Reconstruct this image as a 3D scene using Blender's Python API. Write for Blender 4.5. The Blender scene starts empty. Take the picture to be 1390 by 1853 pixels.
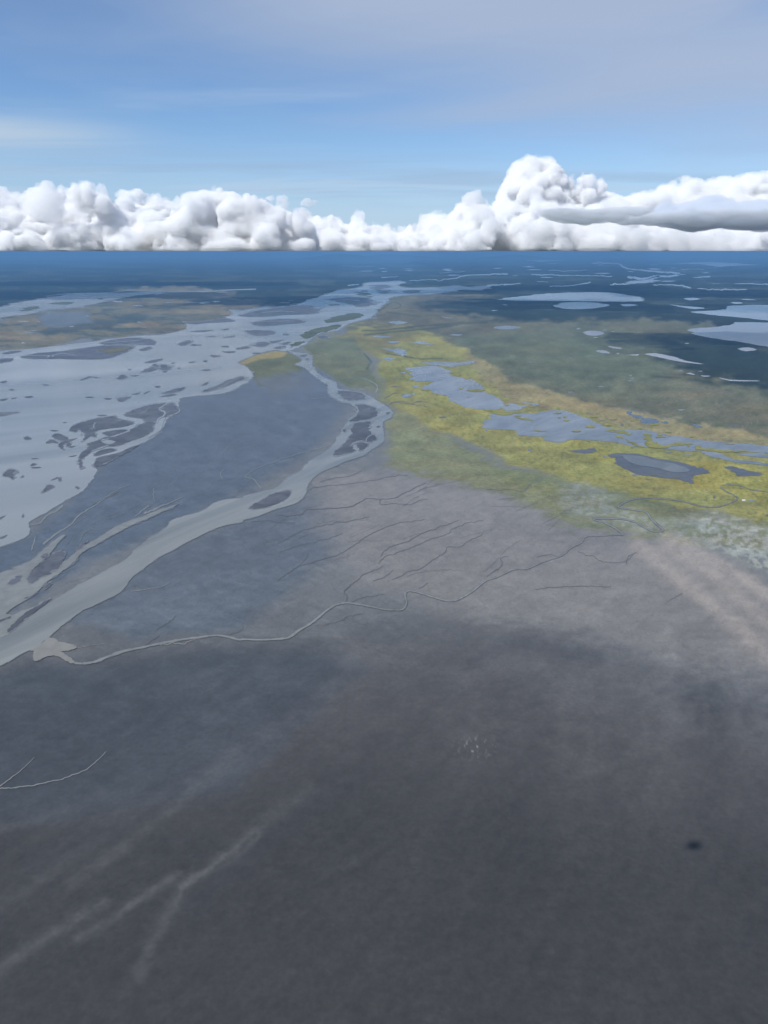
import bpy, bmesh, math, random
import numpy as np
from mathutils import Vector, Matrix
from mathutils.geometry import delaunay_2d_cdt
R = math.radians
S = bpy.context.scene
COL = S.collection

# ------------------------------------------------------------------ camera
H = 1200.0                       # flying height above the delta, metres
F = 1338.0                       # focal length in photo pixels
W0, H0 = 1390.0, 1853.0
EYE = 455.0                      # photo row of the eye level
PITCH = math.atan((H0/2-EYE)/F)
cam = bpy.data.cameras.new('camera'); co = bpy.data.objects.new('camera', cam); COL.objects.link(co)
co.location = (0, 0, H); co.rotation_euler = (R(90)-PITCH, 0, 0)
cam.sensor_fit = 'VERTICAL'; cam.sensor_height = 36; cam.lens = 36*F/H0
cam.clip_start = 1; cam.clip_end = 900000
S.camera = co

# ------------------------------------------------------------------ light
SUN_EL, SUN_AZ = R(47), R(180+52)      # azimuth clockwise from +Y: behind the camera, to its left
sd = Vector((math.sin(SUN_AZ)*math.cos(SUN_EL), math.cos(SUN_AZ)*math.cos(SUN_EL), math.sin(SUN_EL)))
sun = bpy.data.lights.new('sun', 'SUN'); so = bpy.data.objects.new('sun', sun); COL.objects.link(so)
sun.energy = 4.2; sun.angle = R(0.53); sun.color = (1.0, 0.965, 0.91)
so.rotation_euler = sd.to_track_quat('Z', 'Y').to_euler(); so.location = (0, 0, 9000)

w = bpy.data.worlds.new('World'); S.world = w; w.use_nodes = True
nt = w.node_tree; nt.nodes.clear(); N = nt.nodes.new; L = nt.links.new
def node(tree, kind, **kw):
    n = tree.nodes.new(kind)
    for k, v in kw.items():
        if k in n.bl_rna.properties and k not in ('inputs',): setattr(n, k, v)
    return n
sky = N('ShaderNodeTexSky'); sky.sky_type = 'NISHITA'; sky.sun_disc = False
sky.sun_elevation = SUN_EL; sky.sun_rotation = SUN_AZ; sky.altitude = 1200
sky.air_density = 1.0; sky.dust_density = 0.6; sky.ozone_density = 1.6
out = N('ShaderNodeOutputWorld'); bg = N('ShaderNodeBackground'); bg.inputs[1].default_value = 0.10
# thin high cloud: the view direction meets a layer far overhead
tc = N('ShaderNodeTexCoord'); sep = N('ShaderNodeSeparateXYZ'); L(tc.outputs['Generated'], sep.inputs[0])
def math_(op, a, b=None, tree=nt, clamp=False):
    m = tree.nodes.new('ShaderNodeMath'); m.operation = op; m.use_clamp = clamp
    for i, v in enumerate((a, b)):
        if v is None: continue
        if isinstance(v, (int, float)): m.inputs[i].default_value = v
        else: tree.links.new(v, m.inputs[i])
    return m.outputs[0]
zc = math_('ADD', math_('MAXIMUM', sep.outputs[2], 0.0), 0.045)
px_ = math_('DIVIDE', sep.outputs[0], zc); py_ = math_('DIVIDE', sep.outputs[1], zc)
cmb = N('ShaderNodeCombineXYZ'); L(px_, cmb.inputs[0]); L(py_, cmb.inputs[1])
def veil(scale, detail, lo, hi, off, sx=1.0, sy=1.0, rot=0, rough=0.55, dist=0.4):
    mp = N('ShaderNodeMapping'); L(cmb.outputs[0], mp.inputs[0])
    mp.inputs['Location'].default_value = off; mp.inputs['Scale'].default_value = (sx, sy, 1)
    mp.inputs['Rotation'].default_value = (0, 0, R(rot))
    n = N('ShaderNodeTexNoise'); n.inputs['Scale'].default_value = scale; n.inputs['Detail'].default_value = detail
    n.inputs['Roughness'].default_value = rough; n.inputs['Distortion'].default_value = dist
    L(mp.outputs[0], n.inputs['Vector'])
    r = N('ShaderNodeMapRange'); r.interpolation_type = 'SMOOTHSTEP'
    r.inputs['From Min'].default_value = lo; r.inputs['From Max'].default_value = hi
    L(n.outputs[0], r.inputs['Value']); return r.outputs[0]
def mixc(fac, a, b):
    m = N('ShaderNodeMix'); m.data_type = 'RGBA'
    for i, v in ((0, fac), (6, a), (7, b)):
        if isinstance(v, (int, float)): m.inputs[i].default_value = v
        elif isinstance(v, tuple): m.inputs[i].default_value = v
        else: L(v, m.inputs[i])
    return m.outputs[2]
tint = N('ShaderNodeMix'); tint.data_type = 'RGBA'; tint.blend_type = 'MULTIPLY'; tint.inputs[0].default_value = 1
L(sky.outputs[0], tint.inputs[6]); tint.inputs[7].default_value = (0.84, 1.03, 1.25, 1)
c0 = tint.outputs[2]
# broad grey-lavender veil: thick overhead and to the right, leaving a blue wedge low on the left
def smooth(v, lo, hi, top=1.0):
    r = N('ShaderNodeMapRange'); r.interpolation_type = 'SMOOTHSTEP'; L(v, r.inputs['Value'])
    r.inputs['From Min'].default_value = lo; r.inputs['From Max'].default_value = hi; r.inputs['To Max'].default_value = top
    return r.outputs[0]
sx_, sz_ = sep.outputs[0], sep.outputs[2]
lean = math_('ADD', sx_, math_('MULTIPLY', math_('SUBTRACT', sz_, 0.19), 5.0))
nz = math_('MULTIPLY', math_('SUBTRACT', veil(0.20, 5, 0.0, 1.0, (3.1, 0.7, 0), 1.0, 0.8, 25, 0.5, 0.8), 0.5), 1.5)
v1 = smooth(math_('ADD', lean, nz), -0.42, 0.36, 0.86)
c1 = mixc(v1, c0, (4.15, 5.0, 6.6, 1))
hole = math_('MULTIPLY', smooth(sx_, 0.16, 0.42), smooth(sz_, 0.195, 0.255))
hole = math_('MULTIPLY', hole, smooth(veil(0.5, 4, 0.0, 1.0, (1.2, 0.2, 0)), 0.25, 0.6, 0.75))
c1 = mixc(hole, c1, c0)
v2 = math_('MULTIPLY', veil(0.75, 6, 0.50, 0.74, (0.4, 2.2, 0), 0.5, 1.2, -12), 0.26)
c2 = mixc(v2, c1, (5.2, 6.3, 7.7, 1))
# whitish streaks low on the left
band = math_('MULTIPLY', smooth(math_('ABSOLUTE', math_('SUBTRACT', sz_, 0.122)), 0.030, 0.0), smooth(sx_, -0.22, -0.44))
band = math_('MULTIPLY', band, veil(0.9, 5, 0.28, 0.55, (2.4, 3.2, 0), 0.4, 1.3, 0))
c2 = mixc(math_('MULTIPLY', band, 0.7), c2, (5.6, 6.5, 7.4, 1))
# thin blue-grey streaks right above the cloud bank
v3 = math_('MULTIPLY', veil(0.55, 5, 0.44, 0.62, (5.4, 1.2, 0), 0.55, 1.3, 6), smooth(math_('ABSOLUTE', math_('SUBTRACT', sz_, 0.082)), 0.04, 0.01, 0.42))
c2 = mixc(v3, c2, (2.9, 3.9, 5.6, 1))
v4 = math_('MULTIPLY', veil(0.8, 5, 0.52, 0.66, (9.4, 4.2, 0), 0.5, 1.4, 4), smooth(math_('ABSOLUTE', math_('SUBTRACT', sz_, 0.075)), 0.03, 0.01, 0.4))
c2 = mixc(v4, c2, (5.4, 6.6, 8.0, 1))
low = N('ShaderNodeMapRange'); L(sep.outputs[2], low.inputs['Value']); low.interpolation_type = 'SMOOTHSTEP'
low.inputs['From Min'].default_value = 0.16; low.inputs['From Max'].default_value = -0.02; low.inputs['To Max'].default_value = 0.8
c2 = mixc(low.outputs[0], c2, (4.5, 5.9, 7.9, 1))
c2 = mixc(smooth(sz_, 0.026, 0.004, 1.0), c2, (0.95, 2.15, 4.4, 1))      # the blue murk along the horizon
L(c2, bg.inputs[0]); L(bg.outputs[0], out.inputs[0])

S.view_settings.view_transform = 'Standard'; S.view_settings.look = 'None'
S.view_settings.exposure = 0.0; S.view_settings.gamma = 1.0
S.cycles.max_bounces = 14; S.cycles.volume_bounces = 12; S.cycles.diffuse_bounces = 2; S.cycles.glossy_bounces = 2
S.cycles.transparent_max_bounces = 64
S.cycles.use_denoising = True; S.cycles.sample_clamp_indirect = 6

# ------------------------------------------------------------------ helpers
def ray(x, y):
    """direction of a photo pixel, as (azimuth tangent, forward, up)"""
    dx, dy = x-W0/2, H0/2-y
    c, s = math.cos(PITCH), math.sin(PITCH)
    return dx, F*c+dy*s, -F*s+dy*c
def G(x, y, z=0.0):
    a, b, c = ray(x, max(EYE, y)); c = min(c, -4.0); t = (H-z)/-c
    return (a*t, b*t)
def tag(o, label=None, cat=None, group=None, kind=None):
    for k, v in (('label', label), ('category', cat), ('group', group), ('kind', kind)):
        if v: o[k] = v
    return o
def obj(name, verts, faces, m, parent=None, smooth=False):
    me = bpy.data.meshes.new(name); me.from_pydata(verts, [], faces); me.update()
    if m: me.materials.append(m)
    if smooth: me.shade_smooth()
    o = bpy.data.objects.new(name, me); COL.objects.link(o)
    if parent: o.parent = parent
    return o
ORG = {'A': (0, 480, 2.957), 'B': (360, 480, 2.957), 'C': (660, 500, 3.757), 'D': (1020, 500, 3.757),
       'E': (0, 880, 2.957), 'F': (440, 820, 2.896), 'G': (880, 820, 2.7255), 'H': (0, 700, 4.212),
       'I': (1060, 780, 4.212), 'J': (0, 280, 1.9857), 'K': (690, 280, 1.9857), 'P': (0, 0, 1.0)}
def px(tag_, pts):
    ox, oy, s = ORG[tag_]
    return [(ox+p[0]/s, oy+p[1]/s)+tuple(p[2:]) for p in pts]
def pairs(s):
    v = [float(t) for t in s.replace(';', ' ').replace(',', ' ').split()]
    return [(v[i], v[i+1]) for i in range(0, len(v), 2)]
def catmull(P, closed, n):
    out = []; m = len(P)
    for i in range(m if closed else m-1):
        if closed: a, b, c, d = P[i-1], P[i], P[(i+1) % m], P[(i+2) % m]
        else: a, b, c, d = P[max(i-1, 0)], P[i], P[i+1], P[min(i+2, m-1)]
        for k in range(n):
            t = k/n; t2 = t*t; t3 = t2*t
            out.append(tuple(0.5*((2*b[j])+(-a[j]+c[j])*t+(2*a[j]-5*b[j]+4*c[j]-d[j])*t2+(-a[j]+3*b[j]-3*c[j]+d[j])*t3) for j in range(len(b))))
    if not closed: out.append(P[-1])
    return out
def rough(P, closed, amp, levels, rng):
    for _ in range(levels):
        Q = []
        m = len(P)
        for i in range(m if closed else m-1):
            a = P[i]; b = P[(i+1) % m]
            dx, dy = b[0]-a[0], b[1]-a[1]; r = rng.gauss(0, amp)
            Q.append(a); Q.append(((a[0]+b[0])/2-dy*r, (a[1]+b[1])/2+dx*r))
        if not closed: Q.append(P[-1])
        P = Q
    return P
SEED = [0]
def sheet(name, pts, m, z, ragged=0.12, sub=2, levels=3):
    """a closed outline lying on the ground at height z"""
    SEED[0] += 1; rng = random.Random(SEED[0]*7+1)
    P = catmull(pts, True, sub)
    Wd = [G(p[0], p[1], z) for p in P]
    Wd = rough(Wd, True, ragged, levels, rng)
    # drop nearly coincident points
    Q = [Wd[0]]
    for p in Wd[1:]:
        if abs(p[0]-Q[-1][0])+abs(p[1]-Q[-1][1]) > 0.5: Q.append(p)
    z += (SEED[0] % 41)*0.009
    cx, cy = Q[0]
    r_ = delaunay_2d_cdt([Vector(((p[0]-cx)/1000, (p[1]-cy)/1000)) for p in Q], [], [list(range(len(Q)))], 1, 1e-6)
    Fs = []
    for f in r_[2]:
        a, b, c = (r_[0][k] for k in f[:3])
        Fs.append(list(f) if (b-a).cross(c-a) > 0 else list(f)[::-1])
    o = obj(name, [(p[0]*1000+cx, p[1]*1000+cy, z) for p in r_[0]], Fs, m)
    tag(o, kind='structure'); return o
def offset(P, d):
    ar = sum(P[i-1][0]*P[i][1]-P[i][0]*P[i-1][1] for i in range(len(P))); sg = 1 if ar > 0 else -1
    out = []
    for i in range(len(P)):
        a, b = P[i-1], P[(i+1) % len(P)]; dx, dy = b[0]-a[0], b[1]-a[1]; l = math.hypot(dx, dy) or 1
        out.append((P[i][0]+sg*dy/l*d, P[i][1]-sg*dx/l*d*0.7))
    return out
def banked(name, pts, m, z, ragged, sub, levels, d=1.6):
    sheet('mudflat', offset(pts, d), M_bank, z-0.5, ragged*2.2, sub, levels)
    return sheet(name, pts, m, z, ragged, sub, levels)
def strip(name, pts, m, z, w0=2.0, w1=None, ragged=0.06, sub=4, jig=0.0, group=None):
    """a creek: a centre line with a width in photo pixels, laid on the ground as a band of quads"""
    SEED[0] += 1; rng = random.Random(SEED[0]*13+5)
    w1 = w0 if w1 is None else w1
    P = catmull([p[:2] for p in pts], False, sub)
    if jig:
        P = rough(P, False, jig, 2, rng)
    n = len(P); V = []; Fc = []
    for i, p in enumerate(P):
        a = P[max(i-1, 0)]; b = P[min(i+1, n-1)]
        dx, dy = b[0]-a[0], b[1]-a[1]; l = math.hypot(dx, dy) or 1
        t = i/(n-1); ww = (w0*(1-t)+w1*t)*0.5*(1+rng.gauss(0, ragged))
        ww *= (0.55+0.45*abs(dy)/l) if ww > 0.4 else 1
        nx, ny = -dy/l*ww, dx/l*ww
        g1 = G(p[0]+nx, p[1]+ny, z); g2 = G(p[0]-nx, p[1]-ny, z)
        V += [(g1[0], g1[1], z), (g2[0], g2[1], z)]
        if i: Fc.append((2*i-2, 2*i-1, 2*i+1, 2*i))
    a, b, c = (Vector(V[k]) for k in Fc[0][:3])
    if (b-a).cross(c-a).z < 0: Fc = [f[::-1] for f in Fc]
    o = obj(name, V, Fc, m); tag(o, kind='structure'); return o

# ---- vectorised value noise
def _hash(ix, iy, s):
    h = (ix.astype(np.int64)*374761393+iy.astype(np.int64)*668265263+s*974634777) & 0xffffffff
    h = ((h ^ (h >> 13))*1274126177) & 0xffffffff
    return ((h ^ (h >> 16)) & 0xffff)/65535.0
def vnoise(x, y, s=0):
    ix = np.floor(x); iy = np.floor(y); fx = x-ix; fy = y-iy
    fx = fx*fx*(3-2*fx); fy = fy*fy*(3-2*fy)
    a = _hash(ix, iy, s); b = _hash(ix+1, iy, s); c = _hash(ix, iy+1, s); d = _hash(ix+1, iy+1, s)
    return (a*(1-fx)+b*fx)*(1-fy)+(c*(1-fx)+d*fx)*fy
def fbm(x, y, o=4, s=0, g=0.5):
    v = 0; a = 1; t = 0
    for k in range(o):
        v = v+a*vnoise(x*2**k+k*17.3, y*2**k-k*9.1, s+k*31); t += a; a *= g
    return v/t
def sstep(v, a, b):
    t = np.clip((v-a)/(b-a), 0, 1); return t*t*(3-2*t)

# ------------------------------------------------------------------ materials
def mat(name):
    m = bpy.data.materials.new(name); m.use_nodes = True
    t = m.node_tree; b = t.nodes['Principled BSDF']; return m, t, b
def noise_node(t, vec, scale, detail=4, rough_=0.6, dist=0):
    n = t.nodes.new('ShaderNodeTexNoise'); n.inputs['Scale'].default_value = scale; n.inputs['Detail'].default_value = detail
    n.inputs['Roughness'].default_value = rough_; n.inputs['Distortion'].default_value = dist
    t.links.new(vec, n.inputs['Vector']); return n.outputs[0]
def rng_node(t, v, a, b, c, d):
    r = t.nodes.new('ShaderNodeMapRange')
    for k, q in zip(('From Min', 'From Max', 'To Min', 'To Max'), (a, b, c, d)): r.inputs[k].default_value = q
    t.links.new(v, r.inputs['Value']); return r.outputs[0]
def mixn(t, fac, a, b, mode='MIX'):
    m = t.nodes.new('ShaderNodeMix'); m.data_type = 'RGBA'; m.blend_type = mode
    for i, v in ((0, fac), (6, a), (7, b)):
        if isinstance(v, (int, float)): m.inputs[i].default_value = v
        elif isinstance(v, tuple): m.inputs[i].default_value = (*v, 1) if len(v) == 3 else v
        else: t.links.new(v, m.inputs[i])
    return m.outputs[2]
def geo_pos(t, sc=(1, 1, 1), rot=0):
    g = t.nodes.new('ShaderNodeNewGeometry'); mp = t.nodes.new('ShaderNodeMapping')
    mp.inputs['Rotation'].default_value = (0, 0, rot)
    t.links.new(g.outputs['Position'], mp.inputs[0])
    m2 = t.nodes.new('ShaderNodeMapping'); m2.inputs['Scale'].default_value = sc      # turn first, then stretch
    t.links.new(mp.outputs[0], m2.inputs[0]); return m2.outputs[0]

def ground_material():
    m, t, b = mat('delta_ground')
    a = t.nodes.new('ShaderNodeAttribute'); a.attribute_name = 'albedo'
    wt = t.nodes.new('ShaderNodeAttribute'); wt.attribute_name = 'wet'
    p = geo_pos(t)
    ps = geo_pos(t, (0.25, 1, 1), R(-52))
    f1 = rng_node(t, noise_node(t, p, 0.09, 6, 0.7), 0.3, 0.7, 0.86, 1.14)
    f2 = rng_node(t, noise_node(t, p, 0.012, 5, 0.5, 0.6), 0.3, 0.7, 0.95, 1.05)
    f3 = rng_node(t, noise_node(t, ps, 0.03, 5, 0.65), 0.3, 0.7, 0.91, 1.09)
    f4 = rng_node(t, noise_node(t, p, 0.035, 5, 0.7, 0.3), 0.32, 0.68, 0.74, 1.26)      # tussocks and pans, in the vegetation
    f4 = math_('ADD', math_('MULTIPLY', math_('SUBTRACT', f4, 1.0, t), math_('SUBTRACT', 1.05, wt.outputs['Fac'], t), t), 1.0, t)
    f = math_('MULTIPLY', math_('MULTIPLY', math_('MULTIPLY', f1, f2, t), f3, t), f4, t)
    mm = t.nodes.new('ShaderNodeVectorMath'); mm.operation = 'SCALE'
    t.links.new(a.outputs['Color'], mm.inputs[0]); t.links.new(f, mm.inputs['Scale'])
    t.links.new(mm.outputs[0], b.inputs['Base Color'])
    t.links.new(rng_node(t, wt.outputs['Fac'], 0, 1, 0.9, 0.42), b.inputs['Roughness'])
    t.links.new(rng_node(t, wt.outputs['Fac'], 0, 1, 0.08, 0.5), b.inputs['Specular IOR Level'])
    b.inputs['IOR'].default_value = 1.4
    bp = t.nodes.new('ShaderNodeBump'); bp.inputs['Strength'].default_value = 0.2; bp.inputs['Distance'].default_value = 1.5
    t.links.new(noise_node(t, p, 0.02, 8, 0.62, 0.5), bp.inputs['Height']); t.links.new(bp.outputs[0], b.inputs['Normal'])
    return m
def mud_material(name, col, rough_=0.5, var=0.15, spec=0.4, scale=0.02):
    m, t, b = mat(name); p = geo_pos(t)
    f = rng_node(t, noise_node(t, p, scale, 7, 0.65, 0.8), 0.3, 0.7, 1-var, 1+var)
    f2 = rng_node(t, noise_node(t, p, scale*0.12, 4, 0.6, 0.8), 0.3, 0.7, 1-var*0.8, 1+var*0.8)
    mm = t.nodes.new('ShaderNodeVectorMath'); mm.operation = 'SCALE'; mm.inputs[0].default_value = col
    t.links.new(math_('MULTIPLY', f, f2, t), mm.inputs['Scale']); t.links.new(mm.outputs[0], b.inputs['Base Color'])
    b.inputs['Roughness'].default_value = rough_; b.inputs['Specular IOR Level'].default_value = spec; b.inputs['IOR'].default_value = 1.4
    return m
def water_material(name, c1, c2, rough_=0.12, scale=0.0011, rot=-50, stretch=0.3, ripple=0.25):
    """silty water: streaks of lighter and darker silt under a rippled face"""
    m, t, b = mat(name)
    p = geo_pos(t, (stretch, 1, 1), R(rot))
    f = rng_node(t, noise_node(t, p, scale, 5, 0.55, 1.2), 0.35, 0.66, 0, 1)
    t.links.new(mixn(t, f, c1, c2), b.inputs['Base Color'])
    f2 = rng_node(t, noise_node(t, p, scale*0.6, 3, 0.5, 1.0), 0.35, 0.65, rough_*0.85, rough_*1.25)
    t.links.new(f2, b.inputs['Roughness']); b.inputs['IOR'].default_value = 1.33
    bp = t.nodes.new('ShaderNodeBump'); bp.inputs['Strength'].default_value = ripple*0.5; bp.inputs['Distance'].default_value = 0.6
    t.links.new(noise_node(t, geo_pos(t), 0.12, 5, 0.6, 0.4), bp.inputs['Height']); t.links.new(bp.outputs[0], b.inputs['Normal'])
    return m
M_ground = ground_material()
M_river = water_material('silty_river_water', (0.165, 0.182, 0.182), (0.30, 0.31, 0.305), 0.24, 0.0005, -35, 0.4)
M_river2 = water_material('silty_channel_water', (0.14, 0.152, 0.148), (0.225, 0.232, 0.218), 0.24, 0.0042, -62, 0.16)
M_lake = water_material('lake_water', (0.25, 0.26, 0.29), (0.29, 0.30, 0.33), 0.15, 0.0004)
M_pond = water_material('pond_water', (0.10, 0.125, 0.15), (0.19, 0.215, 0.24), 0.2, 0.004)
M_dull = water_material('shallow_pond_water', (0.082, 0.096, 0.108), (0.14, 0.155, 0.165), 0.25, 0.004)
M_dpond = water_material('deep_pond_water', (0.03, 0.055, 0.09), (0.05, 0.08, 0.12), 0.15, 0.004)
M_silt = mud_material('wet_pale_silt', (0.205, 0.198, 0.176), 0.4, 0.14)
M_creek = mud_material('silt_creek_water', (0.180, 0.184, 0.170), 0.3, 0.16)
M_mud = mud_material('dark_bar_mud', (0.082, 0.085, 0.095), 0.5, 0.42, 0.4, 0.009)
M_bank = mud_material('wet_bank_mud', (0.108, 0.112, 0.116), 0.35, 0.2)
M_shoal = mud_material('drowned_silt', (0.145, 0.15, 0.152), 0.3, 0.2)
M_bed = mud_material('creek_bed_silt', (0.105, 0.105, 0.095), 0.5, 0.2)
M_dark = mud_material('creek_bed_mud', (0.104, 0.106, 0.109), 0.5, 0.2)
M_vein = mud_material('creek_vein_mud', (0.112, 0.115, 0.117), 0.65, 0.15)
M_green = mud_material('island_sedge', (0.085, 0.10, 0.062), 0.9, 0.3, 0.1)
M_yel = mud_material('marsh_grass', (0.21, 0.205, 0.060), 0.9, 0.3, 0.1, 0.05)
M_hill = mud_material('hill_forest', (0.02, 0.03, 0.026), 0.95, 0.3, 0.05, 0.002)

# ------------------------------------------------------------------ ground sheet
def seg_dist(X, Y, poly, closed, ky):
    P = np.array(poly, float); n = len(P); d = np.full(X.shape, 1e9); inside = np.zeros(X.shape, bool)
    for i in range(n if closed else n-1):
        ax, ay = P[i]; bx, by = P[(i+1) % n]
        ex, ey = bx-ax, (by-ay)*ky; l = ex*ex+ey*ey+1e-9
        t = np.clip(((X-ax)*ex+(Y-ay)*ky*ey)/l, 0, 1)
        d = np.minimum(d, np.hypot(X-ax-t*ex, (Y-ay)*ky-t*ey))
        if closed:
            c = ((ay > Y) != (by > Y)) & (X < (bx-ax)*(Y-ay)/((by-ay) if by != ay else 1e-9)+ax)
            inside ^= c
    return np.where(inside, -d, d) if closed else d

def build_ground():
    az = np.concatenate([np.arange(-180, -34, 4.0), np.arange(-34, 34, 0.075), np.arange(34, 180, 4.0)])
    dep = np.concatenate([np.array([89, 80, 70, 62, 58]), np.arange(56.5, 8, -0.12), np.arange(8, 2.5, -0.06), np.geomspace(2.5, 0.23, 70)])
    r = H/np.tan(np.radians(dep)); A, Rr = np.meshgrid(np.radians(az), r)
    X = Rr*np.sin(A); Y = Rr*np.cos(A)
    ny, nx = X.shape
    c, s = math.cos(PITCH), math.sin(PITCH)
    fw = Y*c+H*s; up = Y*s-H*c
    ok = fw > 50
    fw = np.where(ok, fw, 50); PX = np.clip(W0/2+F*X/fw, -3000, 4400); PY = np.where(ok, np.clip(H0/2-F*up/fw, EYE, 2600), 2600)
    col = np.zeros((ny, nx, 3)); wet = np.full((ny, nx), 0.9)
    col[:] = (0.128, 0.131, 0.128)
    n1 = fbm(PX/70, PY/24, 5, 3); n2 = fbm(PX/22, PY/7, 5, 11); n3 = fbm(PX/160, PY/60, 4, 23)
    # streaks that run down to the left, as the ebb leaves them
    u = (PX*0.62+PY*0.78); v = (-PX*0.78+PY*0.62)
    st = fbm(v*0+(PX*0.70+PY*0.71)/34, (PX*0.71-PY*0.70)/260, 5, 41)
    hs = fbm(PX/70+PY/20, PY/7-PX/200, 6, 57, 0.62)
    def over(poly, soft, colour, wetv=None, amp=0.35, warp=12, ky=2.0, k=1.0, mod=None):
        d = seg_dist(PX+(n1-0.5)*warp*5, PY+(n2-0.5)*warp*2.4+(n3-0.5)*warp*2, poly, True, ky)
        a = (1-sstep(d, -soft, soft))*k
        if mod is not None: a = a*mod
        cc = np.array(colour)[None, None, :]*(1+amp*(n2-0.5)*1.6)[..., None]
        col[:] = col*(1-a[..., None])+cc*a[..., None]
        if wetv is not None: wet[:] = wet*(1-a)+wetv*a
        return a
    def stroke(pts, width, colour, k=0.6, ky=1.0, warp=0):
        d = seg_dist(PX+(n1-0.5)*warp, PY+(n2-0.5)*warp*0.5, pts, False, ky)
        a = np.exp(-(d/width)**2)*k*(0.45+1.1*fbm(PX/28, PY/16, 4, 201) if width > 3 else 1)
        col[:] = col*(1-a[..., None])+np.array(colour)*a[..., None]
    # foreground: dark wet mud
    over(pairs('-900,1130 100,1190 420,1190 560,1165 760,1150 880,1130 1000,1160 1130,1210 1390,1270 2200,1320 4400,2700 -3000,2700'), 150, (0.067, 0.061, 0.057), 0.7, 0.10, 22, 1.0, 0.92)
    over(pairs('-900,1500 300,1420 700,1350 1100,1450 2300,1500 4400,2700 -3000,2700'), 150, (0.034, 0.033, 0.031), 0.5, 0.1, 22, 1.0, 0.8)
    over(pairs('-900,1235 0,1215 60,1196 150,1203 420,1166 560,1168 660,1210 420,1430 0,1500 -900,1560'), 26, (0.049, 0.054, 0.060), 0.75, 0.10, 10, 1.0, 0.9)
    # tidal flat between the rivers, bluish wet
    over(pairs('-100,1010 60,960 150,880 230,790 300,735 430,690 560,650 620,700 620,760 540,830 440,890 310,950 150,1030 0,1120 -200,1160'), 24, (0.080, 0.096, 0.116), 0.95, 0.18, 8)
    over(pairs('100,1110 200,1060 320,980 450,930 560,900 640,920 600,1000 500,1090 420,1140 250,1160'), 30, (0.090, 0.102, 0.114), 0.95, 0.16, 10)
    # pale taupe flat
    over(pairs('560,860 700,850 900,890 1050,960 1250,1010 1390,1050 1800,1100 1800,1260 1390,1230 1200,1190 1000,1130 820,1110 640,1050'), 60, (0.180, 0.169, 0.156), 0.8, 0.10, 18)
    # far lowland
    over(pairs('-3000,440 4400,440 4400,620 1500,600 1300,590 1100,572 860,575 640,575 560,560 430,560 300,560 -3000,560'), 10, (0.020, 0.030, 0.026), 0.0, 0.5, 10)
    # grey-green plain, right
    over(pairs('600,570 720,530 820,525 930,545 1000,575 1180,575 1300,590 1500,600 3500,640 3500,1000 1600,800 1390,800 1250,765 1130,735 1000,715 900,690 860,650 760,625 640,610'), 9, (0.122, 0.122, 0.072), 0.2, 0.35, 8)
    over(pairs('640,600 660,560 700,532 800,528 870,545 860,570 900,590 870,640 760,635 690,620'), 12, (0.120, 0.112, 0.070), 0.2, 0.35, 10)
    over(pairs('700,640 850,610 1000,600 1150,620 1250,650 1180,700 1000,690 880,660'), 26, (0.096, 0.112, 0.066), 0.2, 0.3, 14, 2, 0.8)
    over(pairs('1150,730 1280,700 1390,730 1600,760 1600,830 1390,800 1280,780'), 16, (0.125, 0.115, 0.072), 0.2, 0.4, 14, 2, 0.8, sstep(n2, 0.35, 0.6))
    over(pairs('760,552 900,540 1010,556 1190,556 1210,575 1100,585 900,582 800,572'), 16, (0.020, 0.031, 0.028), 0.0, 0.3, 10)  # cloud shadow around the lakes, painted into the ground colour
    over(pairs('1170,612 1280,600 1390,625 3500,760 3500,830 1390,715 1290,690 1200,660'), 32, (0.022, 0.034, 0.030), 0.0, 0.3, 14)  # dark patch of cloud shade on the plain, put into the albedo
    # marsh: grey-green fade, then the yellow belt
    over(pairs('545,625 600,600 660,640 690,700 760,760 860,820 1000,880 1120,910 1300,930 1700,1000 1700,1060 1390,1000 1250,985 1150,975 1060,955 960,925 880,890 790,868 690,840 690,800 705,745 680,715 620,690 570,660'), 20, (0.165, 0.170, 0.092), 0.3, 0.25, 14)
    over(pairs('600,600 660,585 760,598 850,640 880,660 900,700 960,718 1060,738 1130,750 1220,768 1320,790 1500,830 3400,1050 3400,1250 1500,985 1390,950 1290,925 1180,915 1080,885 1000,868 920,838 850,800 780,775 720,740 690,712 684,650 640,615'), 9, (0.225, 0.213, 0.068), 0.2, 0.30, 9)
    over(pairs('760,700 830,730 900,765 1000,805 1150,850 1280,880 1450,930 1450,860 1300,830 1200,850 1100,812 1000,795 900,762 860,740 800,712'), 10, (0.262, 0.236, 0.058), 0.2, 0.25, 9)
    over(pairs('845,632 890,668 925,695 1010,712 1090,728 1150,742 1240,760 1390,790 1500,810 1500,835 1390,812 1280,800 1180,790 1080,755 1000,738 920,728 880,695 850,660'), 7, (0.235, 0.20, 0.098), 0.2, 0.3, 9)
    # speckle of tussocks in the yellow belt
    sp = sstep(vnoise(PX/4.5, PY/2.2, 77), 0.62, 0.86)
    over(pairs('690,640 860,640 960,718 1130,750 1500,830 1500,985 1290,925 1000,868 780,775'), 20, (0.115, 0.13, 0.045), 0.2, 0.2, 9, 2, 0.55, sp)
    # sea-grass green patches
    over(pairs('850,850 960,860 1060,875 1160,905 1280,930 1180,925 1060,905 950,885'), 14, (0.15, 0.165, 0.07), 0.3, 0.3, 14, 2, 0.6)
    over(pairs('1160,905 1250,915 1300,935 1250,945 1180,935'), 10, (0.10, 0.11, 0.065), 0.3, 0.5, 10, 2, 0.7, sstep(n2, 0.4, 0.6))
    # pale salt crust
    sc = sstep(fbm(PX/8, PY/4, 4, 91), 0.36, 0.58)
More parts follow.
